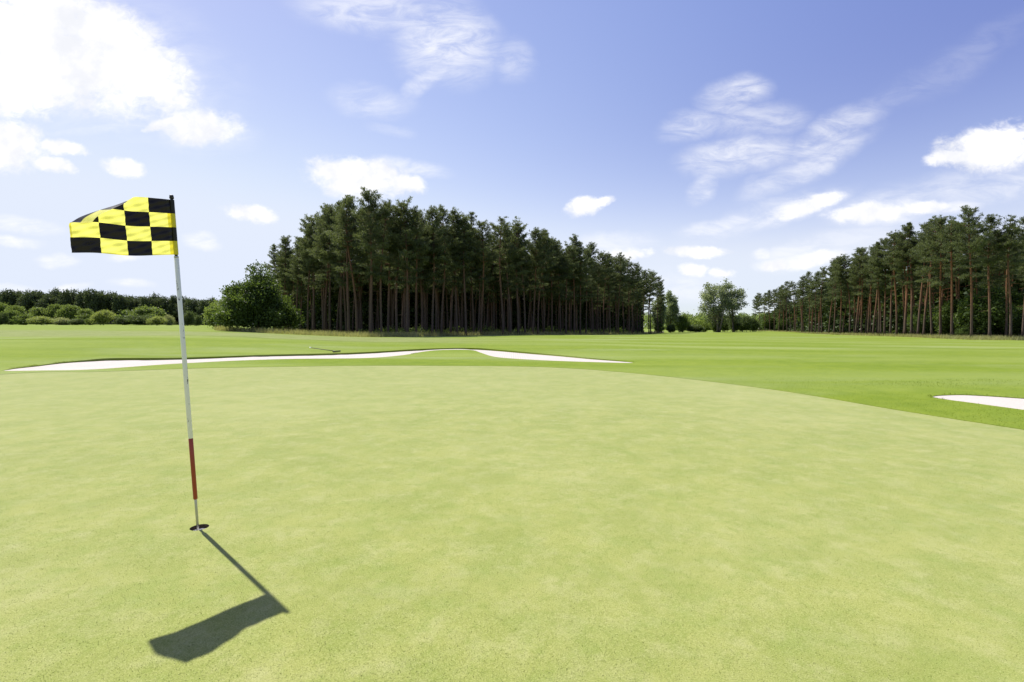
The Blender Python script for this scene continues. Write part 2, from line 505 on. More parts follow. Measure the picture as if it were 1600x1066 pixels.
def build_sand(name, L, back_dir, depth):
    lo, hi = L.min(0), L.max(0)
    g = np.stack(np.meshgrid(np.arange(lo[0], hi[0], 0.35), np.arange(lo[1], hi[1], 0.35)), -1).reshape(-1, 2)
    rng = np.random.default_rng(5)
    g = g + rng.normal(0, 0.05, g.shape)
    d = np.min(np.linalg.norm(g[:, None, :] - L[None, :, :], axis=2), axis=1)
    g = g[inside(g, L) & (d > 0.12)]
    V = list(map(tuple, L)) + list(map(tuple, g)); m = len(L)
    vo, eo, fo, *_ = delaunay_2d_cdt([Vector(v) for v in V], [(i, (i + 1) % m) for i in range(m)], [], 0, 1e-5)
    vo = np.array([(v.x, v.y) for v in vo]); fo = np.array([f for f in fo if len(f) == 3])
    fo = fo[inside(vo[fo].mean(1), L)]
    # lower along the far lip, nearly flush along the near edge
    nb = np.min(np.linalg.norm(vo[:, None, :] - L[None, :, :], axis=2), axis=1)
    # fraction from near to far edge along the viewing line
    az = np.arctan2(vo[:, 0], vo[:, 1]); r = np.hypot(vo[:, 0], vo[:, 1])
    La = np.arctan2(L[:, 0], L[:, 1]); Lr = np.hypot(L[:, 0], L[:, 1])
    f = np.zeros(len(vo))
    for i in range(len(vo)):
        s = np.abs(La - az[i]) < 0.02
        a, b = (Lr[s].min(), Lr[s].max()) if s.any() else (r[i], r[i] + 1)
        f[i] = (r[i] - a) / max(b - a, 0.05)
    f = np.clip(f, 0, 1)
    wid = np.array([Lr[np.abs(La - a_) < 0.02].max() - Lr[np.abs(La - a_) < 0.02].min() if (np.abs(La - a_) < 0.02).any() else 0.3 for a_ in az])
    dep = 0.006 + depth * f ** 2 * np.clip(wid / 3.0, 0, 1)
    z = H(vo[:, 0], vo[:, 1]) - dep + 0.008 * rng.normal(size=len(vo)) * (nb > 0.1)
    me = mesh_data(name, np.column_stack([vo, z]), [fo], M_SAND, None, True)
    tag(obj(name, me), kind='structure')


build_sand('bunker_sand', BUNK1, 1, 0.045)
build_sand('bunker_sand', BUNK2, 1, 0.006)

# ------------------------------------------------------------------ wood outlines
# front edge of the middle wood: (pixel column, depth)
MID = [(428, 112), (445, 104), (470, 94), (505, 85), (545, 77), (580, 72), (610, 73), (660, 75), (700, 80), (750, 84), (800, 88), (850, 95), (900, 103), (950, 117), (985, 132), (1000, 142), (1022, 160), (1036, 172)]
RGT = [(1182, 244), (1200, 226), (1230, 190), (1264, 152), (1300, 124), (1340, 112), (1380, 102), (1420, 90), (1450, 82), (1490, 76), (1520, 73), (1560, 72), (1600, 71), (1660, 70), (1750, 69)]


def edge_depth(E, px):
    return float(np.interp(px, [e[0] for e in E], [e[1] for e in E]))


SIL_M = [(425, 395), (436, 378), (445, 371), (460, 378), (479, 352), (505, 324), (545, 307), (579, 302), (595, 318), (608, 322), (634, 316), (654, 333), (674, 329), (690, 326), (712, 334), (727, 337), (739, 335), (768, 368), (786, 343), (809, 348), (832, 360), (851, 362), (868, 376), (896, 369), (925, 385), (951, 398), (965, 398), (981, 407), (995, 416), (1016, 425), (1030, 438), (1040, 452)]
SIL_R = [(1178, 466), (1185, 461), (1204, 455), (1230, 440), (1245, 442), (1264, 425), (1280, 427), (1295, 408), (1314, 406), (1337, 392), (1358, 387), (1374, 381), (1395, 370), (1424, 349), (1454, 344), (1487, 340), (1516, 331), (1547, 340), (1579, 339), (1600, 340), (1750, 335)]


def sil(S, px):
    return float(np.interp(px, [s[0] for s in S], [s[1] for s in S]))


def floor_sheet(E, back, front_pad):
    f = [at_dist(p, d - front_pad)[:2] for p, d in E]
    b = [at_dist(p, d + back)[:2] for p, d in E][::-1]
    poly = np.array(f + b)
    poly = resample(poly, 2.5)
    lo, hi = poly.min(0), poly.max(0)
    g = np.stack(np.meshgrid(np.arange(lo[0], hi[0], 3.0), np.arange(lo[1], hi[1], 3.0)), -1).reshape(-1, 2) + 0.37
    g = g[inside(g, poly)]
    V = list(map(tuple, poly)) + list(map(tuple, g)); m = len(poly)
    vo, eo, fo, *_ = delaunay_2d_cdt([Vector(v) for v in V], [(i, (i + 1) % m) for i in range(m)], [], 0, 1e-4)
    vo = np.array([(v.x, v.y) for v in vo]); fo = np.array([q for q in fo if len(q) == 3])
    fo = fo[inside(vo[fo].mean(1), poly)]
    me = mesh_data('woodland_floor', np.column_stack([vo, H(vo[:, 0], vo[:, 1]) + 0.07]), [fo], M_FLOOR, None, True)
    tag(obj('woodland_floor', me), kind='structure')


floor_sheet(MID, 55, 0.3)
floor_sheet(RGT, 60, 0.5)

# ------------------------------------------------------------------ tree prototypes
def unit(a): return a / (np.linalg.norm(a, axis=-1, keepdims=True) + 1e-9)


def pine_meshes(seed, dens=1.0, Lmax=2.6, base=0.5, top=1.0, bend=0.3, bark=None, needles=19):
    """a forest pine 20 m tall: bare trunk, irregular crown of needle tufts on upswept boughs"""
    rng = np.random.default_rng(seed)
    HT = 20.0
    zz = np.linspace(0, HT - 0.3, 16)
    ph = rng.uniform(0, 6.28, 2)
    off = np.stack([np.sin(zz * 0.23 + ph[0]) - math.sin(ph[0]), np.sin(zz * 0.19 + ph[1]) - math.sin(ph[1])], 1) * bend * (zz / HT)[:, None]
    tp = np.column_stack([off, zz])
    tr = 0.165 * (1 - zz / HT) ** 0.75 + 0.03
    tr[0] *= 1.35
    T = Geo(); T.tube(tp, tr, 9)
    Cn = Geo()

    def axis(h): return np.array([np.interp(h, zz, tp[:, 0]), np.interp(h, zz, tp[:, 1]), h])
    hb = HT * base
    # dead stubs on the trunk
    for h in np.arange(hb - 5, hb, 0.6):
        if rng.random() < 0.65:
            a = rng.uniform(0, 6.28); L = rng.uniform(0.4, 1.5)
            p = axis(h); d = np.array([math.cos(a), math.sin(a), rng.uniform(-0.25, 0.15)])
            T.tube([p, p + d * L * 0.5, p + d * L + [0, 0, -0.1]], [0.03, 0.018, 0.006], 4)
    cents, outs, tints = [], [], []
    h = hb; az = rng.uniform(0, 6.28)
    while h < HT - 0.15:
        t = (h - hb) / (HT - hb)
        nb = int(rng.integers(3, 6)) if t > 0.25 else int(rng.integers(2, 5))
        for _ in range(nb):
            az += 2.4 + rng.normal(0, 0.35)
            if t < 0.3: prof = 0.50 + 1.6 * t
            else: prof = (max(1 - (t - 0.3) / 0.7, 0) ** (0.62 * top)) * 0.96 + 0.10
            L = Lmax * prof * rng.uniform(0.55, 1.12)
            if t < 0.35 and rng.random() < 0.35: continue
            if rng.random() > 0.93 * dens + 0.07: continue
            el = R(-8 + 52 * t + rng.normal(0, 9))
            d = np.array([math.cos(az) * math.cos(el), math.sin(az) * math.cos(el), math.sin(el)])
            side = unit(np.cross(d, [0, 0, 1.0]))
            p0 = axis(h)
            s = np.linspace(0, 1, 5)
            bp = p0 + d[None] * (s * L)[:, None] + np.array([0, 0, 1.0])[None] * (0.16 * L * s ** 2)[:, None]
            T.tube(bp, np.linspace(0.018 + 0.02 * L / 2, 0.008, 5), 4, cap=False)
            nc = max(2, int(L / 0.30))
            btint = rng.normal(0.45, 0.24)
            for sv in np.linspace(0.32, 1.0, nc):
                w = 0.55 * L * sv * (1.2 - sv) + 0.10
                for q in ((0.0,) if sv > 0.97 else (-1.0, 0.0, 1.0)):
                    if q and rng.random() < 0.35: continue
                    c = p0 + d * (sv * L) + np.array([0, 0, 0.16 * L * sv ** 2]) + side * q * w * rng.uniform(0.6, 1.2) + rng.normal(0, 0.07, 3)
                    cents.append(c); outs.append(d * 0.7 + side * q * 0.4); tints.append(btint + rng.normal(0, 0.12))
        h += rng.uniform(0.50, 0.88)
    for _ in range(6):
        cents.append(axis(HT - 0.35) + rng.normal(0, [0.13, 0.13, 0.25])); outs.append(np.array([0, 0, 1.0])); tints.append(0.55)
    cents, outs, tints = np.array(cents), np.array(outs), np.array(tints)
    n = needles
    C = np.repeat(cents, n, 0) + rng.normal(0, [0.12, 0.12, 0.06], (len(cents) * n, 3))
    D = rng.normal(size=C.shape) * 0.75 + np.repeat(outs, n, 0) * 0.8 + np.array([0, 0, 0.75])
    Cn.leaves(C, D, rng.uniform(0.22, 0.42, len(C)), rng.uniform(0.05, 0.09, len(C)), np.clip(np.repeat(tints, n) + rng.normal(0, 0.08, len(C)), 0, 1), rng)
    return T.mesh('pine_trunk', bark or M_PINEBARK, True), Cn.mesh('pine_crown', M_NEEDLE)


def broad_meshes(seed, HT, W, base, leaf, lobes, per, matL, matB, trunk_r=0.2, lobe_r=0.42, spread=0.28, topheavy=0.0, cone=0.0, n_trunks=1, flat=0.0, leafn=26, inner=0.25):
    """broadleaved tree or bush: trunk(s) and limbs reaching to lobes, each a cloud of leaf clumps"""
    rng = np.random.default_rng(seed)
    T = Geo(); L = Geo()
    zc, rz = (base + HT) / 2, (HT - base) / 2
    trunks = []
    for i in range(n_trunks):
        a = rng.uniform(0, 6.28) + i * 2.2; o = 0.0 if n_trunks == 1 else W * 0.10
        b0 = np.array([math.cos(a) * o, math.sin(a) * o, 0])
        t1 = np.array([math.cos(a) * o * 2.2, math.sin(a) * o * 2.2, base + rz * (1.0 if HT > 4 else 0.6)]) + rng.normal(0, W * 0.02, 3) * [1, 1, 0]
        s = np.linspace(0, 1, 7)
        p = b0 + (t1 - b0) * s[:, None] + np.array([1, 0.4, 0]) * (np.sin(s * 3.1) * 0.02 * HT)[:, None] * rng.normal()
        r = trunk_r * (1 - 0.72 * s); r[0] *= 1.3
        T.tube(p, r, 8)
        trunks.append((p, r))
    cents, tints, nrm = [], [], []
    for i in range(lobes):
        for _ in range(60):
            u = rng.normal(size=3); u = unit(u) * rng.uniform(0.35, 0.72)
            if flat and u[2] < -0.45: continue
            break
        c = np.array([u[0] * W / 2, u[1] * W / 2, zc + u[2] * rz * (1.0 + topheavy)])
        lr = np.array([W / 2, W / 2, rz]) * lobe_r * rng.uniform(0.7, 1.15)
        lr[2] = max(lr[2], lr[0] * 0.55)
        c[2] = base + (c[2] - base) * (1 - cone * (u[0] ** 2 + u[1] ** 2) / 0.52)
        c[2] = min(c[2], HT - lr[2] * 0.9); c[2] = max(c[2], lr[2] * 0.8 if base < 0.3 else base * 0.8)
        p, r = trunks[i % len(trunks)]
        j = int(rng.integers(2, 6)); st = p[j]
        mid = (st + c) / 2 + np.array([0, 0, -0.04 * HT])
        T.tube([st, mid * 0.6 + st * 0.4, mid, c], np.array([0.55, 0.4, 0.28, 0.12]) * r[j], 5, cap=False)
        lt = rng.normal(0.48, 0.20)
        for _ in range(per):
            v = unit(rng.normal(size=3))
            q = 1.0 if rng.random() > inner else rng.uniform(0.3, 0.9)
            cents.append(c + v * lr * q * rng.uniform(0.82, 1.12)); nrm.append(v)
            tints.append(lt + rng.normal(0, 0.12))
            if rng.random() < 0.15: T.tube([c, (c + cents[-1]) / 2, cents[-1]], [0.10 * r[j], 0.06 * r[j], 0.02 * r[j]], 3, cap=False)
    cents, tints, nrm = np.array(cents), np.array(tints), np.array(nrm)
    n = leafn
    sp = spread * lobe_r * W / 2
    C = np.repeat(cents, n, 0) + rng.normal(0, 1, (len(cents) * n, 3)) * [sp, sp, sp * 0.7]
    k = C[:, 2] > 0.03
    D = rng.normal(size=C.shape) + np.repeat(nrm, n, 0) * 0.6 + np.array([0, 0, 0.15])
    tt = np.clip(np.repeat(tints, n) + rng.normal(0, 0.1, len(C)), 0, 1)
    C, D, tt = C[k], D[k], tt[k]
    L.leaves(C, D, rng.uniform(0.8, 1.4, len(C)) * leaf, rng.uniform(0.5, 0.9, len(C)) * leaf, tt, rng)
    L.V[0] = L.V[0] * [1, 1, HT / np.percentile(L.V[0][:, 2], 99.7)]
    return T.mesh('tree_trunk', matB, True), L.mesh('tree_crown', matL)


PINES = [pine_meshes(11, 1.0, 2.6, 0.50, 1.0), pine_meshes(12, 0.92, 2.3, 0.55, 1.2, 0.45), pine_meshes(13, 1.0, 2.9, 0.46, 0.8),
         pine_meshes(14, 0.80, 2.4, 0.52, 1.1, 0.5), pine_meshes(15, 1.0, 2.2, 0.48, 1.4), pine_meshes(16, 0.95, 2.7, 0.58, 0.7, 0.6),
         pine_meshes(17, 1.0, 3.4, 0.50, 0.75, 0.3), pine_meshes(18, 0.7, 2.5, 0.60, 0.9, 0.5)]
_m = len(PINES)
PINES += [pine_meshes(31, 1.0, 3.0, 0.44, 0.75, 0.3, M_SHADEBARK), pine_meshes(32, 1.0, 2.7, 0.46, 0.95, 0.45, M_SHADEBARK), pine_meshes(33, 1.0, 3.3, 0.40, 0.7, 0.3, M_SHADEBARK),
          pine_meshes(34, 0.85, 2.8, 0.44, 0.8, 0.6, M_SHADEBARK), pine_meshes(35, 1.0, 2.7, 0.38, 1.1, 0.3, M_SHADEBARK), pine_meshes(36, 0.95, 3.0, 0.48, 0.6, 0.7, M_SHADEBARK),
          pine_meshes(37, 1.0, 3.6, 0.42, 0.7, 0.3, M_SHADEBARK), pine_meshes(38, 0.70, 2.8, 0.54, 0.8, 0.6, M_SHADEBARK)]
PINE_LOOK = ['full rounded crown', 'narrow pointed crown', 'broad bushy crown', 'open ragged crown', 'slim spiky crown', 'high flat crown', 'wide layered crown', 'thin see-through crown']
PROTO = {}


def place(kind, name, meshes, loc, scale, rz, label, cat, group, sxy=None, tilt=(0, 0), crown_name='crown'):
    """first call of a kind makes the thing, later calls copy the thing and both of its parts"""
    if kind not in PROTO:
        r = empty(name); t = obj('trunk', meshes[0], r); c = obj(crown_name, meshes[1], r)
        PROTO[kind] = (r, t, c)
    else:
        r0, t0, c0 = PROTO[kind]
        r = r0.copy(); COL.objects.link(r)
        t = t0.copy(); COL.objects.link(t); t.parent = r
        c = c0.copy(); COL.objects.link(c); c.parent = r
    r.location = loc; r.rotation_euler = (tilt[0], tilt[1], rz)
    sx = scale if sxy is None else sxy
    r.scale = (sx, sx, scale)
    for k in ('label', 'category', 'group'):
        if k in r: del r[k]
    tag(r, label, cat, group)
    return r


ONES = ['', 'first', 'second', 'third', 'fourth', 'fifth', 'sixth', 'seventh', 'eighth', 'ninth', 'tenth', 'eleventh', 'twelfth', 'thirteenth', 'fourteenth', 'fifteenth', 'sixteenth', 'seventeenth', 'eighteenth', 'nineteenth']
TENS = ['', '', 'twenty', 'thirty', 'forty', 'fifty', 'sixty', 'seventy']


def ordinal(n):
    if n < 20: return ONES[n]
    if n % 10 == 0: return TENS[n // 10][:-1] + 'ieth'
    return TENS[n // 10] + '-' + ONES[n % 10]


rnd = random.Random(4)


def pine_at(px, dist, top, p, label, group, tilt=(0, 0)):
    g = at_dist(px, dist)
    h = max(height_for(px, dist, top), 6.0)
    s = h / 20.0
    sx = min(max(s, 0.80), 1.18) * rnd.uniform(0.92, 1.08)
    return place('pine%d' % p, 'pine_tree', PINES[p], (g[0], g[1], g[2] - 0.05), s, rnd.uniform(0, 6.28), label, 'pine tree', group, sxy=sx, tilt=tilt)


# ---- middle wood: front row, tops read off the skyline
front_m = [(431, 384, 4), (445, 371, 0), (462, 379, 3), (479, 353, 1), (492, 338, 2), (506, 323, 3), (518, 325, 0), (532, 318, 4), (545, 306, 1), (560, 316, 5), (579, 301, 0), (594, 318, 3), (608, 322, 4),
           (622, 326, 5), (634, 315, 2), (648, 328, 1), (661, 334, 6), (674, 329, 0), (690, 325, 3), (702, 331, 4), (713, 333, 2), (727, 338, 1), (739, 334, 4), (754, 352, 5), (771, 366, 0), (786, 342, 7), (799, 352, 3), (810, 347, 2),
           (821, 355, 1), (832, 360, 0), (843, 365, 5), (852, 361, 4), (864, 374, 6), (876, 380, 3), (886, 383, 2), (896, 368, 1), (906, 380, 4), (915, 388, 0), (925, 384, 3), (934, 394, 2), (943, 399, 5), (952, 398, 4),
           (960, 402, 0), (966, 398, 1), (974, 406, 3), (981, 406, 2), (988, 414, 5), (996, 417, 4), (1004, 424, 0), (1012, 427, 7), (1018, 424, 2), (1027, 434, 5), (1034, 446, 3)]
front_m.sort()
for i, (px, top, p) in enumerate(front_m):
    px_ = px; px = px + rnd.uniform(-2.5, 2.5)
    d = edge_depth(MID, px) + rnd.choice([rnd.uniform(-0.8, 1.0), rnd.uniform(0, 5.5)])
    px = px_ if px_ in (579, 445, 786, 1034) else px
    if px == 579: lab = 'tallest pine of the middle wood, its crown against the white cloud'
    elif px == 445: lab = 'stepped outer pine rising just over the big round leafy tree'
    elif px == 786: lab = 'thin see-through pine beside the deepest dip in the middle wood skyline'
    elif px == 1034: lab = 'last pine at the far low end of the middle wood'
    else: lab = 'pine with %s, %s trunk of the middle wood edge from the leafy tree' % (PINE_LOOK[p], ordinal(i + 1))
    pine_at(px, d, top, p + 8, lab, 'front row of the middle pine wood', tilt=(R(rnd.gauss(0, 0.7)), R(rnd.gauss(0, 0.9))))

# ---- middle wood: the rows behind
taken = [at_dist(px, edge_depth(MID, px))[:2] for px, _, _ in front_m]


def fill_wood(E, S, pxr, n, depth, mind, labels, group, seed, dip):
    rg = random.Random(seed); made = 0; tries = 0
    while made < n and tries < n * 60:
        tries += 1
        px = rg.uniform(*pxr)
        d = edge_depth(E, px) + 2.0 + depth * rg.random() ** 1.25
        q = at_dist(px, d)[:2]
        if min((q[0] - t[0]) ** 2 + (q[1] - t[1]) ** 2 for t in taken) < mind * mind: continue
        taken.append(q); made += 1
        top = sil(S, px) + rg.uniform(*dip)
        h = height_for(px, d, top)
        if h > 23: top += (h - 23) * F / d
        lab = labels[min(int((px - pxr[0]) / (pxr[1] - pxr[0]) * len(labels)), len(labels) - 1)]
        pine_at(px, d, top, rg.choice([0, 1, 2, 3, 4, 5, 7]) + (8 if E is MID else 0), lab[0], lab[1], tilt=(R(rg.gauss(0, 0.8)), R(rg.gauss(0, 0.8))))


fill_wood(MID, SIL_M, (440, 1004), 140, 30, 1.8,
          [('slim shaded pine deep in the middle wood behind its tallest pines', 'shaded pines behind the tallest pines'),
           ('slim shaded pine deep in the middle wood behind its lower half', 'shaded pines behind the lower half of the middle wood')], None, 21, (14, 46))

# ---- wood on the other side
front_r = [(1179, 463, 2), (1186, 460, 6), (1195, 458, 0), (1203, 455, 2), (1210, 454, 6), (1217, 450, 2), (1224, 446, 0), (1230, 440, 0), (1241, 441, 5), (1253, 434, 6), (1264, 425, 0), (1274, 428, 2), (1284, 420, 5), (1295, 407, 2), (1303, 408, 0), (1313, 406, 6), (1328, 400, 5),
           (1337, 391, 2), (1346, 393, 6), (1356, 387, 0), (1364, 386, 5), (1373, 380, 4), (1382, 376, 2), (1391, 371, 6), (1401, 366, 5), (1414, 356, 2), (1424, 348, 1), (1434, 352, 0), (1443, 350, 6), (1456, 344, 5), (1470, 345, 2), (1487, 340, 3),
           (1518, 330, 6), (1546, 341, 2), (1579, 338, 3), (1598, 341, 0), (1640, 338, 2), (1690, 330, 0)]
for i, (px, top, p) in enumerate(front_r):
    d = edge_depth(RGT, px) + rnd.uniform(-0.5, 3.0)
    if px == 1518: d = 72.0
    if px == 1518: lab = 'broad layered pine with the thick red trunk, standing forward of its wood'
    else: lab = 'pine with %s, %s trunk of its wood counted from the twin poplars' % (PINE_LOOK[p], ordinal(i + 1))
    pine_at(px, d, top, p, lab, 'front row of the pine wood across the fairway', tilt=(R(rnd.gauss(0, 1.0)), R(rnd.gauss(0, 1.4))))
taken = [at_dist(px, edge_depth(RGT, px))[:2] for px, _, _ in front_r]
fill_wood(RGT, SIL_R, (1190, 1640), 64, 32, 2.2,
          [('shaded pine inside the wood across the fairway, towards the twin poplars', 'shaded pines towards the twin poplars'),
           ('shaded pine inside the wood across the fairway, behind the thick red trunk', 'shaded pines behind the thick red trunk')], None, 33, (10, 40))


# ---- understorey and dense stand behind, one mass nobody could count
def mass(name, E, pxr, d0, d1, hmax, n, mat, leaf, seed, label, per=16, S=None, clear=None):
    rng = np.random.default_rng(seed); G = Geo()
    px = rng.uniform(*pxr, n); dd = np.array([edge_depth(E, p) for p in px]) + rng.uniform(d0, d1, n)
    x = (px - 800) / F * dd
    hm = hmax * (0.55 + 0.45 * np.sin(px * 0.09 + seed) * np.sin(px * 0.031 + 2 * seed))
    if S is not None:
        lim = np.array([height_for(p, d, sil(S, p) + 35) for p, d in zip(px, dd)])
        hm = np.minimum(np.full(n, hmax), lim)
    z = H(x, dd) + rng.random(n) ** 1.25 * np.maximum(hm, 0.5)
    tn = rng.normal(0.45, 0.2, n)
    C = np.repeat(np.column_stack([x, dd, z]), per, 0) + rng.normal(0, 1, (n * per, 3)) * [0.45, 0.45, 0.3]
    D = rng.normal(size=C.shape)
    k = C[:, 2] > H(C[:, 0], C[:, 1]) + 0.05
    G.leaves(C[k], D[k], rng.uniform(0.7, 1.4, k.sum()) * leaf, rng.uniform(0.5, 0.9, k.sum()) * leaf, np.clip(np.repeat(tn, per)[k], 0, 1), rng)
    o = obj(name, G.mesh(name, mat))
    tag(o, label, 'undergrowth', kind='stuff')


mass('undergrowth', MID, (430, 1002), 30, 44, 15, 12000, M_UNDER, 0.9, 3, 'dark leafy undergrowth closing the back of the middle pine wood', per=14, S=SIL_M)
mass('undergrowth', RGT, (1188, 1700), 24, 42, 15, 10000, M_UNDER, 0.9, 4, 'dark leafy undergrowth closing the back of the wood across the fairway', per=14, S=SIL_R)
mass('undergrowth', MID, (560, 1000), 3, 20, 1.5, 1500, M_BUSH, 0.28, 6, 'low green undergrowth scattered between the middle wood trunks', per=14)

# ------------------------------------------------------------------ broadleaved trees and bushes
BIGTREE = broad_meshes(41, 9.6, 13.4, 0.15, 0.30, 60, 34, M_OAK, M_BARK, 0.28, 0.22, 0.26, leafn=22, cone=0.75)
g = at_dist(404, 76)
place('bigtree', 'leafy_tree', BIGTREE, (g[0], g[1], g[2] - 0.05), height_for(400, 76, 419) / 9.6, 0.6, 'big round dark green leafy tree at the near end of the middle pine wood', 'tree', None, sxy=1.0)
SMALLTREE = broad_meshes(42, 5.0, 6.0, 0.2, 0.26, 14, 40, M_BUSH, M_BARK, 0.14, 0.42, 0.25)
g = at_dist(350, 92)
place('smalltree', 'leafy_tree', SMALLTREE, (g[0], g[1], g[2] - 0.05), height_for(350, 92, 466) / 5.0, 2.0, 'lighter green shrub against the outer side of the big round leafy tree', 'tree', None)
POPLAR = broad_meshes(43, 18, 13.4, 0.4, 0.40, 52, 11, M_POPLAR, M_PALEBARK, 0.34, 0.15, 0.48, n_trunks=2, leafn=20)
POPLAR2 = broad_meshes(44, 18, 10.5, 2.4, 0.40, 30, 10, M_POPLAR, M_PALEBARK, 0.30, 0.17, 0.46, topheavy=0.1, leafn=20)
for px, d, top, ms, kd, lab, w in ((1119, 190, 440, POPLAR, 'poplar', 'denser of the two grey-green poplars standing in the gap between the woods', 1.15),
                                   (1146, 192, 443, POPLAR2, 'poplar2', 'airier of the two grey-green poplars, the one toward the wood across the fairway', 1.05)):
    g = at_dist(px, d)
    place(kd, 'poplar_tree', ms, (g[0], g[1], g[2] - 0.05), height_for(px, d, top) / 18, 0.4 + px, lab, 'tree', 'twin poplars in the gap', sxy=w)
WILLOW = broad_meshes(45, 13, 8.0, 0.4, 0.36, 34, 16, M_WILLOW, M_BARK, 0.22, 0.22, 0.36, leafn=20)
g = at_dist(1047, 196)
place('willow', 'leafy_tree', WILLOW, (g[0], g[1], g[2] - 0.05), height_for(1047, 196, 456) / 13, 1.0, 'pale grey-green leafy tree just past the last pine of the middle wood', 'tree', None, sxy=1.05)
g = at_dist(1030, 178)
place('willow', 'leafy_tree', WILLOW, (g[0], g[1], g[2] - 0.05), height_for(1030, 178, 462) / 13, 3.0, 'shaded leafy tree half hidden behind the last pines of the middle wood', 'tree', None, sxy=0.9)
# leafy understorey trees inside the wood across the fairway
UTREE = broad_meshes(46, 8.0, 7.0, 0.5, 0.30, 20, 40, M_OAK, M_BARK, 0.15, 0.36, 0.25, leafn=20)
for px, dd, top, lab in ((1490, 9, 470, 'leafy understorey tree behind the slim trunks before the thick red pine'), (1535, 6, 452, 'bright leafy understorey tree beside the thick red pine trunk'),
                         (1562, 9, 447, 'leafy understorey tree filling the gap past the thick red pine'), (1590, 7, 478, 'low leafy understorey tree at the frame edge of the wood'), (1505, 4, 512, 'small bright bush at the foot of the thick red pine'),
                         (1200, 8, 492, 'pale leafy bush under the lowest pines past the poplars'), (1222, 12, 498, 'yellow-green bush glowing between the thin far trunks of the wood'), (1445, 10, 478, 'shaded leafy bush deep behind the pines before the understorey trees')):
    d = edge_depth(RGT, px) + dd; g = at_dist(px, d)
    s = height_for(px, d, top) / 8.0
    place('utree', 'understorey_tree', UTREE, (g[0], g[1], g[2] - 0.05), s, px * 1.7, lab, 'tree', 'leafy trees under the pines', sxy=max(s, 0.25) * 1.1)

# bushes: (px centre, px half width, top row, depth, kind, label)
BUSH = {'y': broad_meshes(51, 2.6, 3.4, 0.0, 0.16, 14, 30, M_YELLOWBUSH, M_BARK, 0.06, 0.45, 0.25, leafn=22),
        'p': broad_meshes(52, 1.6, 4.0, 0.0, 0.16, 14, 26, M_PALEBUSH, M_BARK, 0.05, 0.42, 0.25, leafn=22),
        'd': broad_meshes(53, 2.2, 3.6, 0.0, 0.16, 16, 30, M_DARKBUSH, M_BARK, 0.06, 0.42, 0.25, leafn=22),
        'g': broad_meshes(54, 2.6, 3.6, 0.0, 0.17, 16, 30, M_BUSH, M_BARK, 0.06, 0.42, 0.25, leafn=22)}
BH = {'y': 2.6, 'p': 1.6, 'd': 2.2, 'g': 2.6}; BW = {'y': 3.4, 'p': 4.0, 'd': 3.6, 'g': 3.6}
bushes = [(2, 9, 489, 170, 'd', 'dark bush cut off by the picture edge below the far wood'), (19, 13, 486, 186, 'g', 'upright green bush beside the dark bush at the picture edge'),
          (40, 13, 492, 182, 'g', 'low green bush between the upright bush and the spreading light one'), (65, 18, 495, 176, 'y', 'spreading light green bush in front of the field trees'),
          (97, 15, 497, 196, 'p', 'low pale olive bush, first after the spreading light green bush'), (120, 11, 498.5, 178, 'd', 'small dark round bush between the pale olive one and the yellow-green ball'),
          (141, 7, 498, 200, 'g', 'tiny bush tucked against the yellow-green ball-shaped bush'), (162, 16, 486, 180, 'y', 'bright yellow-green ball-shaped bush standing clear in the field'),
          (195, 13, 497, 184, 'd', 'reddish brown low end of the dark hedge of bushes'), (219, 17, 493, 182, 'd', 'wide dark low bush beside the bright round bush near the flagstick'),
          (228, 28, 481, 215, 'g', 'tall light bush showing behind the wide dark low bush'), (246, 14, 495, 160, 'y', 'bright round bush just before the white flagstick'),
          (264, 9, 493, 190, 'p', 'greyish small bush between the bright round bush and the flagstick'), (294, 11, 488, 160, 'd', 'dark bush touching the far side of the flagstick'),
          (308, 8, 494, 175, 'd', 'smaller dark bush past the one touching the flagstick'), (340, 9, 497, 130, 'g', 'small bush at the foot of the lighter shrub by the big leafy tree'),
          (1067, 12, 494, 196, 'g', 'round green bush in the gap past the middle wood'), (1031, 9, 506, 176, 'g', 'low bush under the pale tree at the end of the middle wood'), (1048, 7, 507, 178, 'd', 'dark low bush at the root of the pale grey-green tree'),
          (1086, 14, 508.5, 196, 'd', 'low clipped hedge bush in the gap before the twin poplars'), (1102, 8, 505, 200, 'g', 'bush at the root of the denser poplar'),
          (1160, 12, 495, 205, 'd', 'dark bush behind the airier poplar'), (1176, 12, 497, 215, 'd', 'dark bush in front of the first low pines past the poplars'), (1132, 9, 498, 204, 'd', 'dark bush filling the space between the twin poplars'), (1117, 11, 493, 194, 'g', 'green bush round the trunks of the denser poplar'), (1148, 11, 495, 197, 'd', 'dark bush round the trunk of the airier poplar')]
for px, hw, top, d, kd, lab in bushes:
    g = at_dist(px, d)
    h = height_for(px, d, top); w = 2 * hw * d / F
    sx = w / BW[kd]
    place('bush' + kd, 'bush', BUSH[kd], (g[0], g[1], g[2] - 0.03), h / BH[kd] * 1.05, px * 0.9, lab, 'bush', None, sxy=sx, crown_name='foliage')

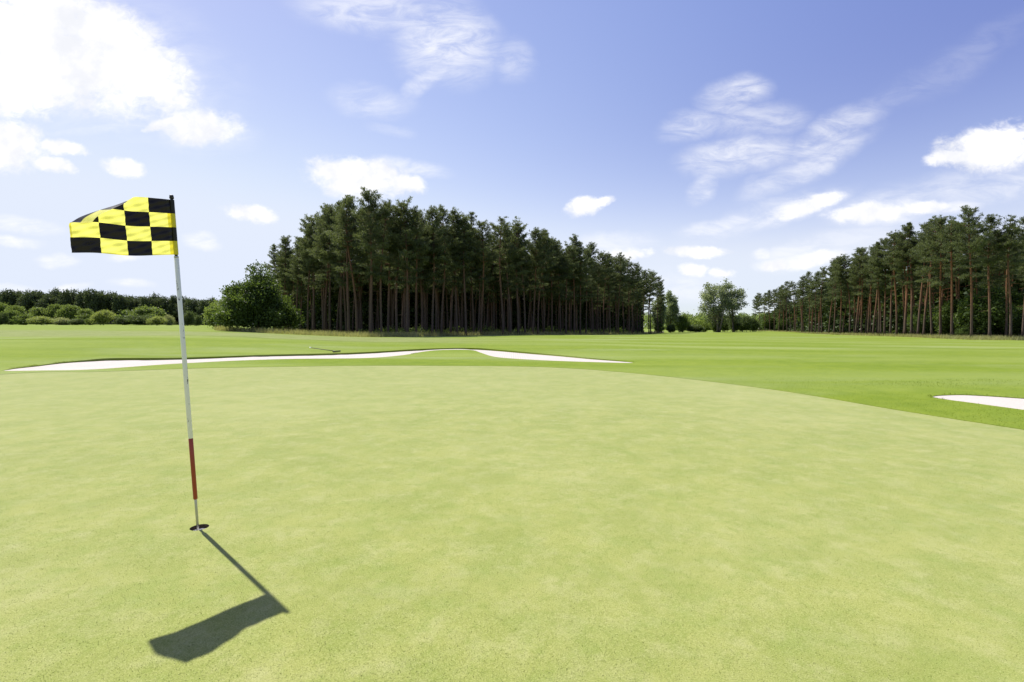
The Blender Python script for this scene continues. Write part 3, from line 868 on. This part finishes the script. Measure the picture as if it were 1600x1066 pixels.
# field trees in front of the far wood
FT = broad_meshes(55, 7.0, 7.0, 0.3, 0.36, 18, 34, M_BUSH, M_BARK, 0.15, 0.38, 0.28, leafn=20)
for px, top, d, lab, w in ((25, 478, 215, 'light field tree above the upright bush at the picture edge', 1.0), (58, 481, 220, 'light field tree above the spreading light green bush', 1.1), (88, 476, 225, 'taller willow-like field tree above the pale olive bush', 1.0),
                           (112, 477, 222, 'willow-like field tree above the small dark round bush', 1.1), (134, 483, 218, 'rounded field tree next to the yellow-green ball-shaped bush', 0.9), (4, 474, 228, 'light field tree at the very edge of the picture', 1.0)):
    g = at_dist(px, d); s = height_for(px, d, top) / 7.0
    place('ft', 'field_tree', FT, (g[0], g[1], g[2] - 0.05), s, px, lab, 'tree', 'light trees before the far wood', sxy=w * 1.2)

# the far wood: dense dark crowns along the far side of the field
FW = [broad_meshes(61, 15, 10, 1.6, 0.62, 16, 30, M_WOOD, M_BARK, 0.24, 0.42, 0.28, leafn=18), broad_meshes(62, 15, 9, 2.2, 0.62, 13, 32, M_WOOD, M_BARK, 0.24, 0.44, 0.28, leafn=18), broad_meshes(63, 15, 11.5, 1.2, 0.62, 22, 26, M_WOOD, M_BARK, 0.24, 0.40, 0.28, leafn=18)]
SIL_F = [(-60, 454), (0, 455), (40, 453), (75, 457), (98, 451), (130, 457), (150, 453), (175, 457), (200, 460), (230, 463), (243, 461), (270, 464), (310, 464), (345, 467), (380, 470)]
rr = random.Random(9)
rowpx = [-52, -30, -12, 4, 19, 33, 48, 62, 77, 90, 103, 118, 132, 147, 160, 174, 188, 203, 217, 231, 244, 258, 271, 287, 302, 318, 333, 350, 368]
for i, px in enumerate(rowpx):
    d = 262 + rr.uniform(-5, 5); g = at_dist(px, d)
    s = height_for(px, d, sil(SIL_F, px) + rr.uniform(-1.5, 6.0)) / 15
    place('fw%d' % (i % 3), 'woodland_tree', FW[i % 3], (g[0], g[1], g[2] - 0.1), s, rr.uniform(0, 6.28), '%s dark leafy tree of the far wood, counted from the open picture edge' % ordinal(i + 1), 'tree', 'front trees of the far wood', sxy=rr.uniform(0.62, 0.92))
for i in range(26):
    px = -50 + i * 16.5 + rr.uniform(-4, 4); d = 276 + rr.uniform(-3, 8); g = at_dist(px, d)
    s = height_for(px, d, sil(SIL_F, px) + rr.uniform(2, 9)) / 15
    place('fw%d' % (i % 3), 'woodland_tree', FW[i % 3], (g[0], g[1], g[2] - 0.1), s, rr.uniform(0, 6.28), 'tree of the far wood hidden behind its front crowns', 'tree', 'hidden trees of the far wood', sxy=rr.uniform(0.95, 1.15))

FARE = [(-60, 262), (400, 262)]
mass('undergrowth', FARE, (-60, 385), 6, 26, 7, 2600, M_WOOD, 0.9, 14, 'dark undergrowth filling the foot of the far wood beyond the field', per=14)
# hazy low wood closing the gap between the two pine woods: reads as one mass
def far_mass():
    rng = np.random.default_rng(8); G = Geo()
    for (p0, p1, d0, d1, top, n) in ((1000, 1260, 480, 560, 493, 2600), (1040, 1130, 300, 340, 501, 900), (1150, 1260, 300, 340, 499, 900)):
        px = rng.uniform(p0, p1, n); dd = rng.uniform(d0, d1, n); x = (px - 800) / F * dd
        tt = top + 2.2 * np.sin(px * 0.21) + 1.6 * np.sin(px * 0.067 + 1) + 1.2 * np.sin(px * 0.9)
        hm = np.array([height_for(p, d, t) for p, d, t in zip(px, dd, tt)])
        z = H(x, dd) + rng.random(n) * hm
        per = 12
        C = np.repeat(np.column_stack([x, dd, z]), per, 0) + rng.normal(0, 1, (n * per, 3)) * [1.2, 1.2, 0.8]
        G.leaves(C, rng.normal(size=C.shape), rng.uniform(0.9, 1.7, len(C)), rng.uniform(0.7, 1.2, len(C)), np.clip(np.repeat(rng.normal(0.6, 0.2, n) + 0.25 * np.sin(px * 0.35), per), 0, 1), rng)
    o = obj('distant_wood', G.mesh('distant_wood', M_BUSH))
    tag(o, 'low hazy green wood on the horizon in the gap between the pine woods', 'distant wood', kind='stuff')


far_mass()

# ------------------------------------------------------------------ uncut grass along the wood edges and bunker lips
def blades(name, P, hmin, hmax, w, mat, seed, label, tint=None, lean=0.35, sink=0.01):
    rng = np.random.default_rng(seed); n = len(P); G = Geo()
    base = np.column_stack([P, H(P[:, 0], P[:, 1]) - sink])
    D = np.column_stack([rng.normal(0, lean, n), rng.normal(0, lean, n), np.ones(n)])
    h = rng.uniform(hmin, hmax, n)
    a = rng.uniform(0, 6.28, n); s = np.column_stack([np.cos(a), np.sin(a), np.zeros(n)]) * (w * rng.uniform(0.7, 1.3, n))[:, None]
    V = np.stack([base - s, base + s, base + unit(D) * h[:, None]], 1).reshape(-1, 3)
    t = np.repeat(np.clip(rng.normal(0.5, 0.25, n) if tint is None else tint + rng.normal(0, 0.22, n), 0, 1), 3)
    G.add(V, None, np.arange(3 * n).reshape(n, 3), t)
    o = obj(name, G.mesh(name, mat))
    tag(o, label, 'grass', kind='stuff')


def along(E, p0, p1, d0, d1, n, rng, clump=0.5):
    px = rng.uniform(p0, p1, n)
    dd = np.array([edge_depth(E, p) for p in px]) + rng.uniform(d0, d1, n)
    x = (px - 800) / F * dd
    keep = (np.sin(x * 1.1) * np.sin(dd * 0.9 + x * 0.31) + rng.normal(0, 0.5, n)) > -clump
    return np.column_stack([x, dd])[keep]


rng = np.random.default_rng(77)
P = np.vstack([along([(330, 78), (400, 72.5), (480, 71), (560, 69.5), (650, 72)], 335, 655, -3, 4.5, 15000, rng), along(MID, 640, 1030, -1.8, 3.0, 12000, rng)])
blades('tall_grass', P, 0.25, 0.95, 0.024, M_DRYGRASS, 5, 'tall straw-tipped grass along the foot of the middle wood')
P = along(RGT, 1185, 1700, -3.2, 3.0, 22000, rng)
blades('tall_grass', P, 0.2, 0.8, 0.024, M_DRYGRASS, 6, 'tall straw-coloured grass along the foot of the wood across the fairway')


def lip(L, seed, n, spread, out=1.0):
    rng = np.random.default_rng(seed)
    i = rng.integers(0, len(L), n); t = rng.random(n)[:, None]
    p = L[i] * (1 - t) + L[(i + 1) % len(L)] * t
    d = L[(i + 1) % len(L)] - L[i]; nn = np.stack([d[:, 1], -d[:, 0]], 1); nn /= np.linalg.norm(nn, axis=1)[:, None] + 1e-9
    c = L.mean(0)
    area = 0.5 * np.sum(L[:, 0] * np.roll(L[:, 1], -1) - np.roll(L[:, 0], -1) * L[:, 1])
    if area < 0: nn = -nn
    q = p + nn * (np.abs(rng.normal(0, spread, n)) + 0.005)[:, None]
    # only the far lip keeps long grass
    La = np.arctan2(L[:, 0], L[:, 1]); Lr = np.hypot(L[:, 0], L[:, 1])
    far = nn[:, 1] > -0.15
    return q, far


q1, f1 = lip(BUNK1, 3, 14000, 0.07)
q2, f2 = lip(BUNK2, 4, 700, 0.05)
q = np.vstack([q1[f1], q2[f2]])
blades('lip_grass', q, 0.015, 0.06, 0.006, M_LIPGRASS, 12, 'ragged longer grass along the far lips of the sand bunkers', lean=0.6)
q = np.vstack([q1[~f1], q2[~f2]])
blades('short_grass', q, 0.008, 0.022, 0.004, M_LIPGRASS, 13, 'short grass edging the near sides of the sand bunkers', lean=0.6)
# longer-cut grass just outside the green
rng = np.random.default_rng(31)
n = 150000
a = np.radians(rng.uniform(-47, 47, n)); r = 5.0 + 13.0 * (1 - np.sqrt(rng.random(n)))
P = np.column_stack([np.sin(a) * r, np.cos(a) * r])
P = P[~inside(P, GREEN) & ~inside(P, BUNK1) & ~inside(P, BUNK2)]
blades('fairway_grass', P, 0.012, 0.034, 0.0035, M_FAIRBLADE, 15, 'short mown grass blades of the fairway around the putting green', lean=0.5)

# cut blades of the green itself, close to the viewer
rng = np.random.default_rng(41)
n = 300000
a = np.radians(rng.uniform(-50, 50, n)); r = 1.45 + 6.5 * rng.random(n) ** 1.6
P = np.column_stack([np.sin(a) * r, np.cos(a) * r])
P = P[inside(P, GREEN) & (np.hypot(P[:, 0] - CUP[0], P[:, 1] - CUP[1]) > CUPR + 0.004)]
tn = 0.5 + 0.28 * np.sin(P[:, 0] * 5.1 + 1.3 * np.sin(P[:, 1] * 3.7)) * np.sin(P[:, 1] * 6.3 + 1.1 * np.sin(P[:, 0] * 4.1))
blades('putting_grass', P, 0.0025, 0.0052, 0.0011, M_GREEN, 16, 'closely cut pale grass blades of the putting green', tint=tn, lean=1.3, sink=0.012)

# ------------------------------------------------------------------ flagstick, hole and rake
M_WHITE = None


def white_paint():
    m, k, out = material('chipped_white_paint')
    co = k.n('ShaderNodeTexCoord').outputs['Object']
    f = k.noise(k.scaled(co, 20, 20, 5), 1.0, 4, 0.6)
    g = k.noise(k.scaled(co, 60, 60, 16), 1.0, 5, 0.7)
    c = k.mix(f, (0.70, 0.71, 0.70), (0.80, 0.80, 0.79))
    chip = k.math('MULTIPLY', k.ramp(g, 0.60, 0.63), 1.0)
    c = k.mix(chip, c, (0.10, 0.10, 0.10))
    b = k.n('ShaderNodeBsdfPrincipled', ins={'Base Color': c, 'Roughness': 0.35, 'Specular IOR Level': 0.45})
    k.link(b.outputs[0], out.inputs[0])
    return m


M_WHITE = white_paint()
M_RED = simple('dark_red_paint', (0.30, 0.045, 0.022), 0.35, 0.0, 0.15, 40)
M_STEEL = simple('dull_steel', (0.42, 0.42, 0.40), 0.35, 0.9, 0.2, 60)
M_BLACK = simple('black_plastic', (0.015, 0.015, 0.018), 0.4, 0, 0.2, 60)
M_CUPWHITE = simple('white_plastic_liner', (0.75, 0.74, 0.72), 0.5, 0, 0.05, 30)
M_SOIL = simple('dark_soil', (0.05, 0.035, 0.022), 0.95, 0, 0.5, 120)

BASE = np.array([ground_at(309.2, 823)[0], ground_at(309.2, 823)[1], 0.0]); BASE[2] = GZ
BASE[:2] = CUP + np.array([-0.008, -0.004])


def atY(px, py, Y):
    r = ray(px, py); return CAM + r * Y / r[1]


TOP = atY(268.5, 313.5, BASE[1] - 0.18)
AX = TOP - BASE; PL = np.linalg.norm(AX); AX = AX / PL


def pole_k(py):
    lo, hi = 0.0, PL * 1.1
    for _ in range(50):
        m = (lo + hi) / 2; q = BASE + AX * m - CAM
        y = 533 - F * (q @ UPV) / (q @ FWD)
        if y > py: lo = m
        else: hi = m
    return m


stick = empty('flagstick', tuple(BASE))
tag(stick, 'white and red golf flagstick with a flying checked flag, standing in the hole', 'flagstick')


def pole_part(name, k0, k1, r0, r1, mat, parent=stick, bevel=0.003, sides=20):
    G = Geo()
    kk = [k0, k0 + bevel, k1 - bevel, k1]; rr_ = [r0 * 0.8, r0, r1, r1 * 0.8]
    G.tube([AX * k for k in kk], rr_, sides)
    return obj(name, G.mesh(name, mat, True), parent)


kf, kw, kr, ks = pole_k(398), pole_k(403), pole_k(685), pole_k(780)
pole_part('steel_ferrule', -0.095, ks + 0.006, 0.0075, 0.0075, M_STEEL)
pole_part('red_band', ks, kr, 0.0124, 0.0128, M_RED)
pole_part('pole', kr, kw, 0.0128, 0.0128, M_WHITE)
pole_part('collar', kw, kw + 0.012, 0.0134, 0.0115, M_STEEL)
pole_part('flag_rod', kw + 0.010, PL + 0.012, 0.0085, 0.0085, M_BLACK)
pole_part('top_knob', PL + 0.010, PL + 0.032, 0.0125, 0.0105, M_BLACK)

# flag cloth
def flag_material():
    m, k, out = material('checked_flag_nylon')
    uv = k.n('ShaderNodeAttribute', attribute_name='cloth_uv').outputs['Vector']
    s = k.n('ShaderNodeSeparateXYZ', ins={0: uv}); u, v = s.outputs[0], s.outputs[1]
    a = k.math('ADD', k.math('FLOOR', k.math('MULTIPLY', u, 4.0)), k.math('FLOOR', k.math('MULTIPLY', v, 4.0)))
    ck = k.math('MODULO', a, 2.0)
    ck = k.math('GREATER_THAN', ck, 0.5)            # 1 = black
    sleeve = k.math('LESS_THAN', u, 0.060)
    weave = k.noise(uv, 90, 2)
    yel = k.mix(weave, (0.80, 0.775, 0.15), (0.86, 0.83, 0.18))
    blk = k.mix(weave, (0.004, 0.004, 0.005), (0.007, 0.006, 0.007))
    hem = k.math('MAXIMUM', k.math('LESS_THAN', v, 0.018), k.math('GREATER_THAN', u, 0.982))
    yel = k.mix(k.math('MULTIPLY', hem, 0.6), yel, (0.70, 0.60, 0.02))
    yel = k.mix(k.math('MULTIPLY', sleeve, 0.8), yel, (0.80, 0.68, 0.01))
    c = k.mix(ck, yel, blk)
    d = k.n('ShaderNodeBsdfPrincipled', ins={'Base Color': c, 'Roughness': 0.38, 'Specular IOR Level': 0.5})
    tr = k.n('ShaderNodeBsdfTranslucent', ins={'Color': c})
    f = k.math('SUBTRACT', 0.55, k.math('MULTIPLY', k.math('MAXIMUM', sleeve, hem), 0.22))
    mx = k.n('ShaderNodeMixShader', ins={0: f})
    k.link(d.outputs[0], mx.inputs[1]); k.link(tr.outputs[0], mx.inputs[2]); k.link(mx.outputs[0], out.inputs[0])
    return m


def build_flag():
    W, HF = 0.487, PL - kf + 0.004
    A0 = AX * kf
    dirw = atY(112, 394, 2.69) - (BASE + A0)
    dirw /= np.linalg.norm(dirw)
    nrm = np.cross(dirw, AX); nrm /= np.linalg.norm(nrm)
    if nrm @ np.array([-0.436, 0.374, 0.0]) < 0: nrm = -nrm      # away from the camera, toward the sun
    nu, nv = 97, 65
    U, Vv = np.meshgrid(np.linspace(0, 1, nu), np.linspace(0, 1, nv))
    x = U * W; y = Vv * HF
    # the upper free corner is blown over toward the ground side: fold line falls toward the free end
    fu = np.linspace(0, 1, nu)
    fv = np.interp(fu, [0, 0.28, 0.36, 0.44, 0.52, 0.625, 0.75, 0.875, 0.95, 1.0], [1.25, 1.09, 0.99, 0.895, 0.82, 0.735, 0.64, 0.55, 0.49, 0.42])
    ker = np.hanning(11); ker /= ker.sum()
    fv = np.convolve(np.pad(fv, 5, mode='edge'), ker, mode='valid')[None, :] * HF
    sd = y - fv + 0.010
    rad, thm = 0.026, 1.62
    th = np.clip(sd, 0, None) / rad
    bent = np.minimum(th, thm)
    extra = np.clip(th - thm, 0, None) * rad
    pos = sd > 0
    x2 = np.where(pos, x - 0.30 * extra, x)
    y2 = np.where(pos, fv - 0.010 + rad * np.sin(bent) + extra * math.cos(thm), y)
    off = np.where(pos, -(rad * (1 - np.cos(bent)) + extra * math.sin(thm)), 0)
    # travelling wave, tension creases, slight sag
    wv = 0.011 * np.sin(U * 7.0 + 0.6 - Vv * 0.9) * U ** 0.8 + 0.0028 * np.sin((U * 1.5 - Vv * 0.9) * 21 + 2 * np.sin(U * 5)) * (0.35 + U) + 0.0018 * np.sin((U * 0.8 + Vv * 1.6) * 34)
    curl = 0.06 * np.clip(U - 0.80, 0, None) ** 1.3
    y2 = y2 - 0.010 * np.sin(U * math.pi) * (1 - Vv) + 0.006 * np.sin(U * 9 + 1) * U
    P = A0 + x2[..., None] * dirw + y2[..., None] * AX + (off + wv + curl)[..., None] * nrm
    # sleeve wraps round the rod
    w = np.clip(1 - U / 0.05, 0, 1)
    V3 = P.reshape(-1, 3)
    i = np.arange(nu - 1); j = np.arange(nv - 1)
    I, J = np.meshgrid(i, j)
    q = np.stack([J * nu + I, J * nu + I + 1, (J + 1) * nu + I + 1, (J + 1) * nu + I], -1).reshape(-1, 4)
    n0 = len(V3)
    # sleeve tube round the rod
    th_ = np.linspace(0, 2 * np.pi, 17)
    sv = np.linspace(0, 1, nv)
    e1, e2 = dirw, nrm
    ring = np.stack([A0 + AX * (s_ * HF) + 0.0125 * (np.cos(t) * e1 + np.sin(t) * e2) for s_ in sv for t in th_])
    q2 = np.array([(n0 + a * 17 + b, n0 + a * 17 + b + 1, n0 + (a + 1) * 17 + b + 1, n0 + (a + 1) * 17 + b) for a in range(nv - 1) for b in range(16)])
    me = mesh_data('flag', np.vstack([V3, ring]), [q, q2], flag_material(), None, True)
    at = me.attributes.new('cloth_uv', 'FLOAT_VECTOR', 'POINT')
    uv = np.zeros((n0 + len(ring), 3)); uv[:n0, 0] = U.ravel() * 0.9998; uv[:n0, 1] = Vv.ravel() * 0.9998
    # top row next to the pole is black: shift parity so that (u0, v3) is odd
    uv[n0:, 0] = 0.01; uv[n0:, 1] = np.repeat(sv, 17) * 0.9998
    at.data.foreach_set('vector', uv.astype(np.float32).ravel())
    o = obj('flag', me, stick)
    o['label'] = 'yellow and black checked flag blown out with its upper corner folded back'


build_flag()

# hole
hole = empty('golf_hole', (CUP[0], CUP[1], GZ))
tag(hole, 'golf hole with a white plastic liner cut into the green under the flagstick', 'golf hole')


def ring_wall(name, z0, z1, r, mat, floor=False, sides=40):
    th = np.linspace(0, 2 * np.pi, sides, endpoint=False)
    V = np.vstack([np.column_stack([np.cos(th) * r, np.sin(th) * r, np.full(sides, z)]) for z in (z0, z1)])
    j = np.arange(sides); k = (j + 1) % sides
    q = np.stack([j, k, sides + k, sides + j], 1)
    if floor:
        V = np.vstack([V, [[0, 0, z1]]])
        t = np.stack([sides + j, sides + k, np.full(sides, 2 * sides)], 1)
    else: t = np.zeros((0, 3), int)
    return obj(name, mesh_data(name, V, [q, t], mat, None, True), hole)


ring_wall('soil_rim', 0.0, -0.030, CUPR, M_SOIL)
ring_wall('cup_liner', -0.026, -0.10, CUPR - 0.0025, M_CUPWHITE, True)

# rake
M_RAKEWOOD = simple('rake_handle_wood', (0.085, 0.085, 0.06), 0.7, 0, 0.3, 30)
hd = ground_at(526, 551); hd[2] = float(H(hd[0], hd[1])) + 0.03
tl = hd + np.array([-1.52, 0.45, 0.0]); tl[2] = float(H(tl[0], tl[1])) + 0.04
rk = empty('bunker_rake', tuple(hd))
tag(rk, 'bunker rake lying on the grass with its head at the far sand edge', 'rake')
dv = (tl - hd); dl = dv / np.linalg.norm(dv); sd_ = np.cross(dl, [0, 0, 1.0]); sd_ /= np.linalg.norm(sd_)
# handle rests propped on the mown bank
G = Geo(); G.tube([np.array([0, 0, 0.03]), dv * 0.5 + [0, 0, 0.09], dv + [0, 0, 0.15]], [0.020, 0.018, 0.018], 8); obj('handle', G.mesh('handle', M_RAKEWOOD, True), rk)
G = Geo(); G.tube([dv * 0.93 + [0, 0, 0.142], dv + [0, 0, 0.151]], [0.024, 0.024], 8); G.tube([dv + [0, 0, 0.15], dv * 1.002 + [0, 0, 0.15]], [0.02, 0.005], 8); obj('grip', G.mesh('grip', M_CUPWHITE, True), rk)
G = Geo(); G.tube([sd_ * -0.30 + [0, 0, 0.035], sd_ * 0.30 + [0, 0, 0.035]], [0.030, 0.030], 8)
for i in range(13):
    s = -0.28 + 0.56 * i / 12
    G.tube([sd_ * s + [0, 0, 0.035], sd_ * s + [0, 0, -0.035] - dl * 0.01], [0.008, 0.004], 5)
obj('rake_head', G.mesh('rake_head', M_BLACK, True), rk)

# two low tee posts near the last pines
M_POST = simple('weathered_post_wood', (0.10, 0.09, 0.07), 0.85, 0, 0.3, 20)
for px, d, lab in ((1018.5, 158, 'short dark post under the last pines, nearer the trunks'), (1022.5, 158, 'short dark post under the last pines, nearer the open gap')):
    g = at_dist(px, d); G = Geo(); G.tube([(0, 0, -0.05), (0, 0, 0.75), (0, 0, 0.85), (0, 0, 0.87)], [0.10, 0.10, 0.10, 0.06], 8)
    o = obj('marker_post', G.mesh('marker_post', M_POST), None, tuple(g)); tag(o, lab, 'post', 'posts under the last pines')

# low white-roofed shelter showing over the hedge in the gap
sh = empty('shelter', tuple(at_dist(1093, 206)), 0.2)
tag(sh, 'small white roofed shelter showing over the low hedge in the gap', 'shelter')
M_ROOF = simple('white_sheet_roof', (0.72, 0.74, 0.76), 0.5, 0, 0.05, 5); M_WALLG = simple('grey_green_boards', (0.14, 0.17, 0.13), 0.8, 0, 0.2, 4)


def box(G, x0, x1, y0, y1, z0, z1):
    V = [(x, y, z) for z in (z0, z1) for y in (y0, y1) for x in (x0, x1)]
    G.add(V, [(0, 2, 3, 1), (4, 5, 7, 6), (0, 1, 5, 4), (2, 6, 7, 3), (0, 4, 6, 2), (1, 3, 7, 5)])


G = Geo(); box(G, -1.3, 1.3, -1, 1, 0, 1.35); obj('wall', G.mesh('wall', M_WALLG), sh)
G = Geo(); G.add([(-1.5, -1.2, 1.36), (1.5, -1.2, 1.36), (1.5, 1.2, 1.36), (-1.5, 1.2, 1.36), (-1.4, -0.1, 1.85), (1.4, -0.1, 1.85), (1.4, 0.1, 1.85), (-1.4, 0.1, 1.85)], [(0, 3, 2, 1), (0, 1, 5, 4), (1, 2, 6, 5), (2, 3, 7, 6), (3, 0, 4, 7), (4, 5, 6, 7)]); obj('roof', G.mesh('roof', M_ROOF), sh)

# ------------------------------------------------------------------ sun, sky, clouds
SUN = np.array([-0.4138, 0.3215, 0.8517]); SUN = SUN / np.linalg.norm(SUN)
SUN_EL = math.asin(SUN[2]); SUN_AZ = math.atan2(SUN[0], SUN[1])     # azimuth from +Y toward +X
sl = bpy.data.lights.new('sun', 'SUN'); sl.energy = 5.0; sl.angle = R(0.55); sl.color = (1.0, 0.955, 0.87)
so = bpy.data.objects.new('sun', sl); COL.objects.link(so)
so.rotation_euler = Vector(-SUN).to_track_quat('-Z', 'Y').to_euler()
so.location = (-20, 20, 40)

world = bpy.data.worlds.new('World'); scene.world = world; world.use_nodes = True
wt = world.node_tree; wt.nodes.clear(); k = NT(wt)
sky = k.n('ShaderNodeTexSky', sky_type='NISHITA', sun_disc=False)
sky.sun_elevation = SUN_EL; sky.sun_rotation = SUN_AZ
sky.altitude = 0; sky.air_density = 1.0; sky.dust_density = 0.3; sky.ozone_density = 2.0
tc = k.n('ShaderNodeTexCoord').outputs['Generated']
xyz = k.n('ShaderNodeSeparateXYZ', ins={0: tc})
yy = k.math('MAXIMUM', k.math('ABSOLUTE', xyz.outputs[1]), 0.12)
u = k.math('DIVIDE', xyz.outputs[0], yy); v = k.math('DIVIDE', xyz.outputs[2], yy)
uv = k.n('ShaderNodeCombineXYZ', ins={0: u, 1: v}).outputs[0]
# warp so that no cloud has a clean outline
wn = k.n('ShaderNodeTexNoise', ins={'Vector': uv, 'Scale': 5.0, 'Detail': 6.0, 'Roughness': 0.6})
wo = k.n('ShaderNodeVectorMath', operation='SUBTRACT', ins={0: wn.outputs['Color'], 1: (0.5, 0.5, 0.5)}).outputs[0]
ws = k.n('ShaderNodeVectorMath', operation='MULTIPLY', ins={0: wo, 1: (0.10, 0.06, 0.0)}).outputs[0]
uvw = k.n('ShaderNodeVectorMath', operation='ADD', ins={0: uv, 1: ws}).outputs[0]


def blob(px, py, rx, ry, rot):
    mp = k.n('ShaderNodeMapping', vector_type='TEXTURE', ins={'Vector': uvw, 'Location': ((px - 800) / F, (HZ - py) / F, 0), 'Rotation': (0, 0, R(rot)), 'Scale': (rx / F, ry / F, 1)})
    ln = k.n('ShaderNodeVectorMath', operation='LENGTH', ins={0: mp.outputs[0]}).outputs['Value']
    return k.math('SUBTRACT', 1.0, ln, clamp=True)


CUMULUS = [(1258, 327, 80, 17, 17), (1352, 337, 85, 21, 3), (1432, 329, 58, 14, 8), (1268, 405, 70, 15, 8), (1205, 410, 36, 11, 4), (190, 75, 190, 70, -36), (90, 85, 270, 110, -16), (20, 120, 260, 85, -4), (235, 130, 110, 55, -30), (100, 20, 190, 70, -30), (318, 198, 100, 42, -8), (270, 190, 60, 14, 20), (20, 228, 80, 56, -14), (95, 236, 60, 16, -8), (85, 262, 45, 16, -15), (195, 264, 52, 19, -6), (390, 339, 56, 19, -14),
           (565, 284, 104, 42, -6), (540, 270, 75, 30, 0), (625, 292, 60, 22, -6), (912, 326, 36, 23, 15), (933, 318, 30, 13, 25), (1545, 228, 110, 52, 8), (1500, 240, 80, 22, 14), (1085, 394, 68, 14, 1), (1078, 425, 28, 16, 0), (1122, 427, 28, 13, 0),
           (975, 400, 50, 14, 0)]
CIRRUS = [(42, 351, 90, 18, -8, .9), (20, 377, 66, 12, -6, .9), (316, 374, 32, 17, -10, .95), (98, 406, 46, 13, 0, .85), (197, 404, 42, 13, 0, .85), (20, 449, 70, 11, 0, .8), (115, 447, 42, 9, 0, .8), (205, 446, 46, 9, 0, .7), (1245, 330, 120, 24, 17, .92), (1385, 334, 120, 30, 6, .95), (1265, 403, 95, 20, 8, .92), (1205, 408, 50, 14, 5, .8), (1470, 327, 75, 18, 5, .8), (1185, 394, 26, 12, 10, .8), (590, 22, 170, 52, -8, .62), (700, 70, 110, 90, -30, .80), (690, 112, 85, 24, 38, .75), (800, 100, 48, 48, 60, .40), (580, 160, 90, 34, -4, .50), (610, 205, 50, 14, -10, .3), (1140, 152, 70, 36, 8, .75), (1080, 195, 75, 30, 15, .55), (1180, 192, 100, 36, 0, .5), (1150, 245, 120, 42, 5, .75),
          (1290, 215, 125, 34, 26, .65), (1260, 262, 150, 30, 28, .62), (1100, 290, 46, 24, 50, .55), (1120, 353, 90, 18, 12, .7), (1180, 340, 160, 30, 18, .4), (1540, 290, 220, 44, 10, .5), (1400, 320, 150, 30, 10, .45), (1490, 100, 190, 40, 28, .12), (1410, 148, 110, 16, 32, .14), (1240, 388, 90, 16, 10, .6), (960, 380, 80, 20, 0, .55), (1090, 455, 80, 30, 0, .6),
          (640, 265, 80, 18, -8, .7), (320, 205, 120, 50, -8, .5), (120, 90, 330, 150, -16, .45), (1330, 375, 130, 26, 6, .4), (1000, 440, 120, 26, 0, .4), (170, 205, 120, 12, 8, .35)]


def biggest(vals):
    vals = list(vals)
    while len(vals) > 1:
        nx = [k.math('MAXIMUM', vals[i], vals[i + 1]) for i in range(0, len(vals) - 1, 2)]
        if len(vals) % 2: nx.append(vals[-1])
        vals = nx
    return vals[0]


dc = biggest(blob(*b) for b in CUMULUS)
di = biggest(k.math('MULTIPLY', k.ramp(blob(*b[:5]), 0.0, 0.75), b[5]) for b in CIRRUS)
fb = k.math('ADD', k.math('MULTIPLY', k.noise(k.scaled(uv, 1, 1.5, 1, rot=(0, 0, 0.25)), 15.0, 9, 0.62, 0.5), 0.6), k.math('MULTIPLY', k.noise(k.scaled(uv, 1, 1.4, 1, rot=(0, 0, 0.25)), 46.0, 8, 0.62, 0.6), 0.4))
fs = k.noise(k.scaled(uv, 5.0, 15.0, 1.0, rot=(0, 0, R(-18))), 2.2, 9, 0.66, 0.6)
front = k.ramp(xyz.outputs[1], 0.0, 0.15)
mc = k.ramp(k.math('ADD', dc, k.math('MULTIPLY', k.math('SUBTRACT', fb, 0.5), 1.7)), 0.04, 0.66)
mc = k.math('MULTIPLY', k.math('MULTIPLY', mc, k.ramp(dc, 0.0, 0.30)), front)
mi = k.math('MULTIPLY', di, k.math('MULTIPLY', front, k.ramp(fs, 0.28, 0.70, 0.15, 1.0)))
rgb = k.n('ShaderNodeSeparateColor', ins={0: sky.outputs[0]})
sdot = k.n('ShaderNodeVectorMath', operation='DOT_PRODUCT', ins={0: tc, 1: tuple(SUN)}).outputs['Value']
deep = k.math('ADD', 1.0, k.math('MULTIPLY', k.ramp(xyz.outputs[2], 0.08, 0.42), k.ramp(sdot, 0.22, 0.70, -0.23, 0.0)))
def tone(ch, a, p, m, cap, soft):
    o = k.math('MULTIPLY', k.math('POWER', k.math('DIVIDE', rgb.outputs[ch], a), p), m)
    o = k.math('MULTIPLY', o, deep) if ch < 2 else k.math('MULTIPLY', o, k.math('POWER', deep, 0.5))
    return k.math('SMOOTH_MIN', o, cap, soft)
skt = k.n('ShaderNodeCombineColor', ins={0: tone(0, 1.64, 1.24, 2.22, 5.05, 1.6), 1: tone(1, 2.68, 1.12, 2.92, 5.5, 1.3), 2: tone(2, 4.72, 0.65, 5.35, 6.45, 0.8)}).outputs[0]
c1 = k.mix(mi, skt, (6.7, 6.75, 7.0))
shade = k.ramp(k.noise(uv, 9.0, 6, 0.6), 0.35, 0.65)
cw = k.mix(shade, (5.9, 6.0, 6.35), (7.6, 7.5, 7.5))
c2 = k.mix(mc, c1, cw)
bg = k.n('ShaderNodeBackground', ins={'Color': c2, 'Strength': 0.098})
wo_ = k.n('ShaderNodeOutputWorld'); k.link(bg.outputs[0], wo_.inputs[0])

# ------------------------------------------------------------------ camera and render settings
cam = bpy.data.cameras.new('camera'); co = bpy.data.objects.new('camera', cam); COL.objects.link(co)
cam.sensor_width = 36; cam.lens = 18.0; cam.clip_end = 9000; cam.clip_start = 0.05
co.location = (0, 0, CH); co.rotation_euler = (math.pi / 2 - PITCH, 0, 0)
scene.camera = co
scene.view_settings.view_transform = 'Standard'; scene.view_settings.look = 'None'
scene.view_settings.gamma = 1; scene.view_settings.exposure = 0.66
scene.cycles.max_bounces = 6; scene.cycles.transparent_max_bounces = 8
scene.cycles.use_denoising = True
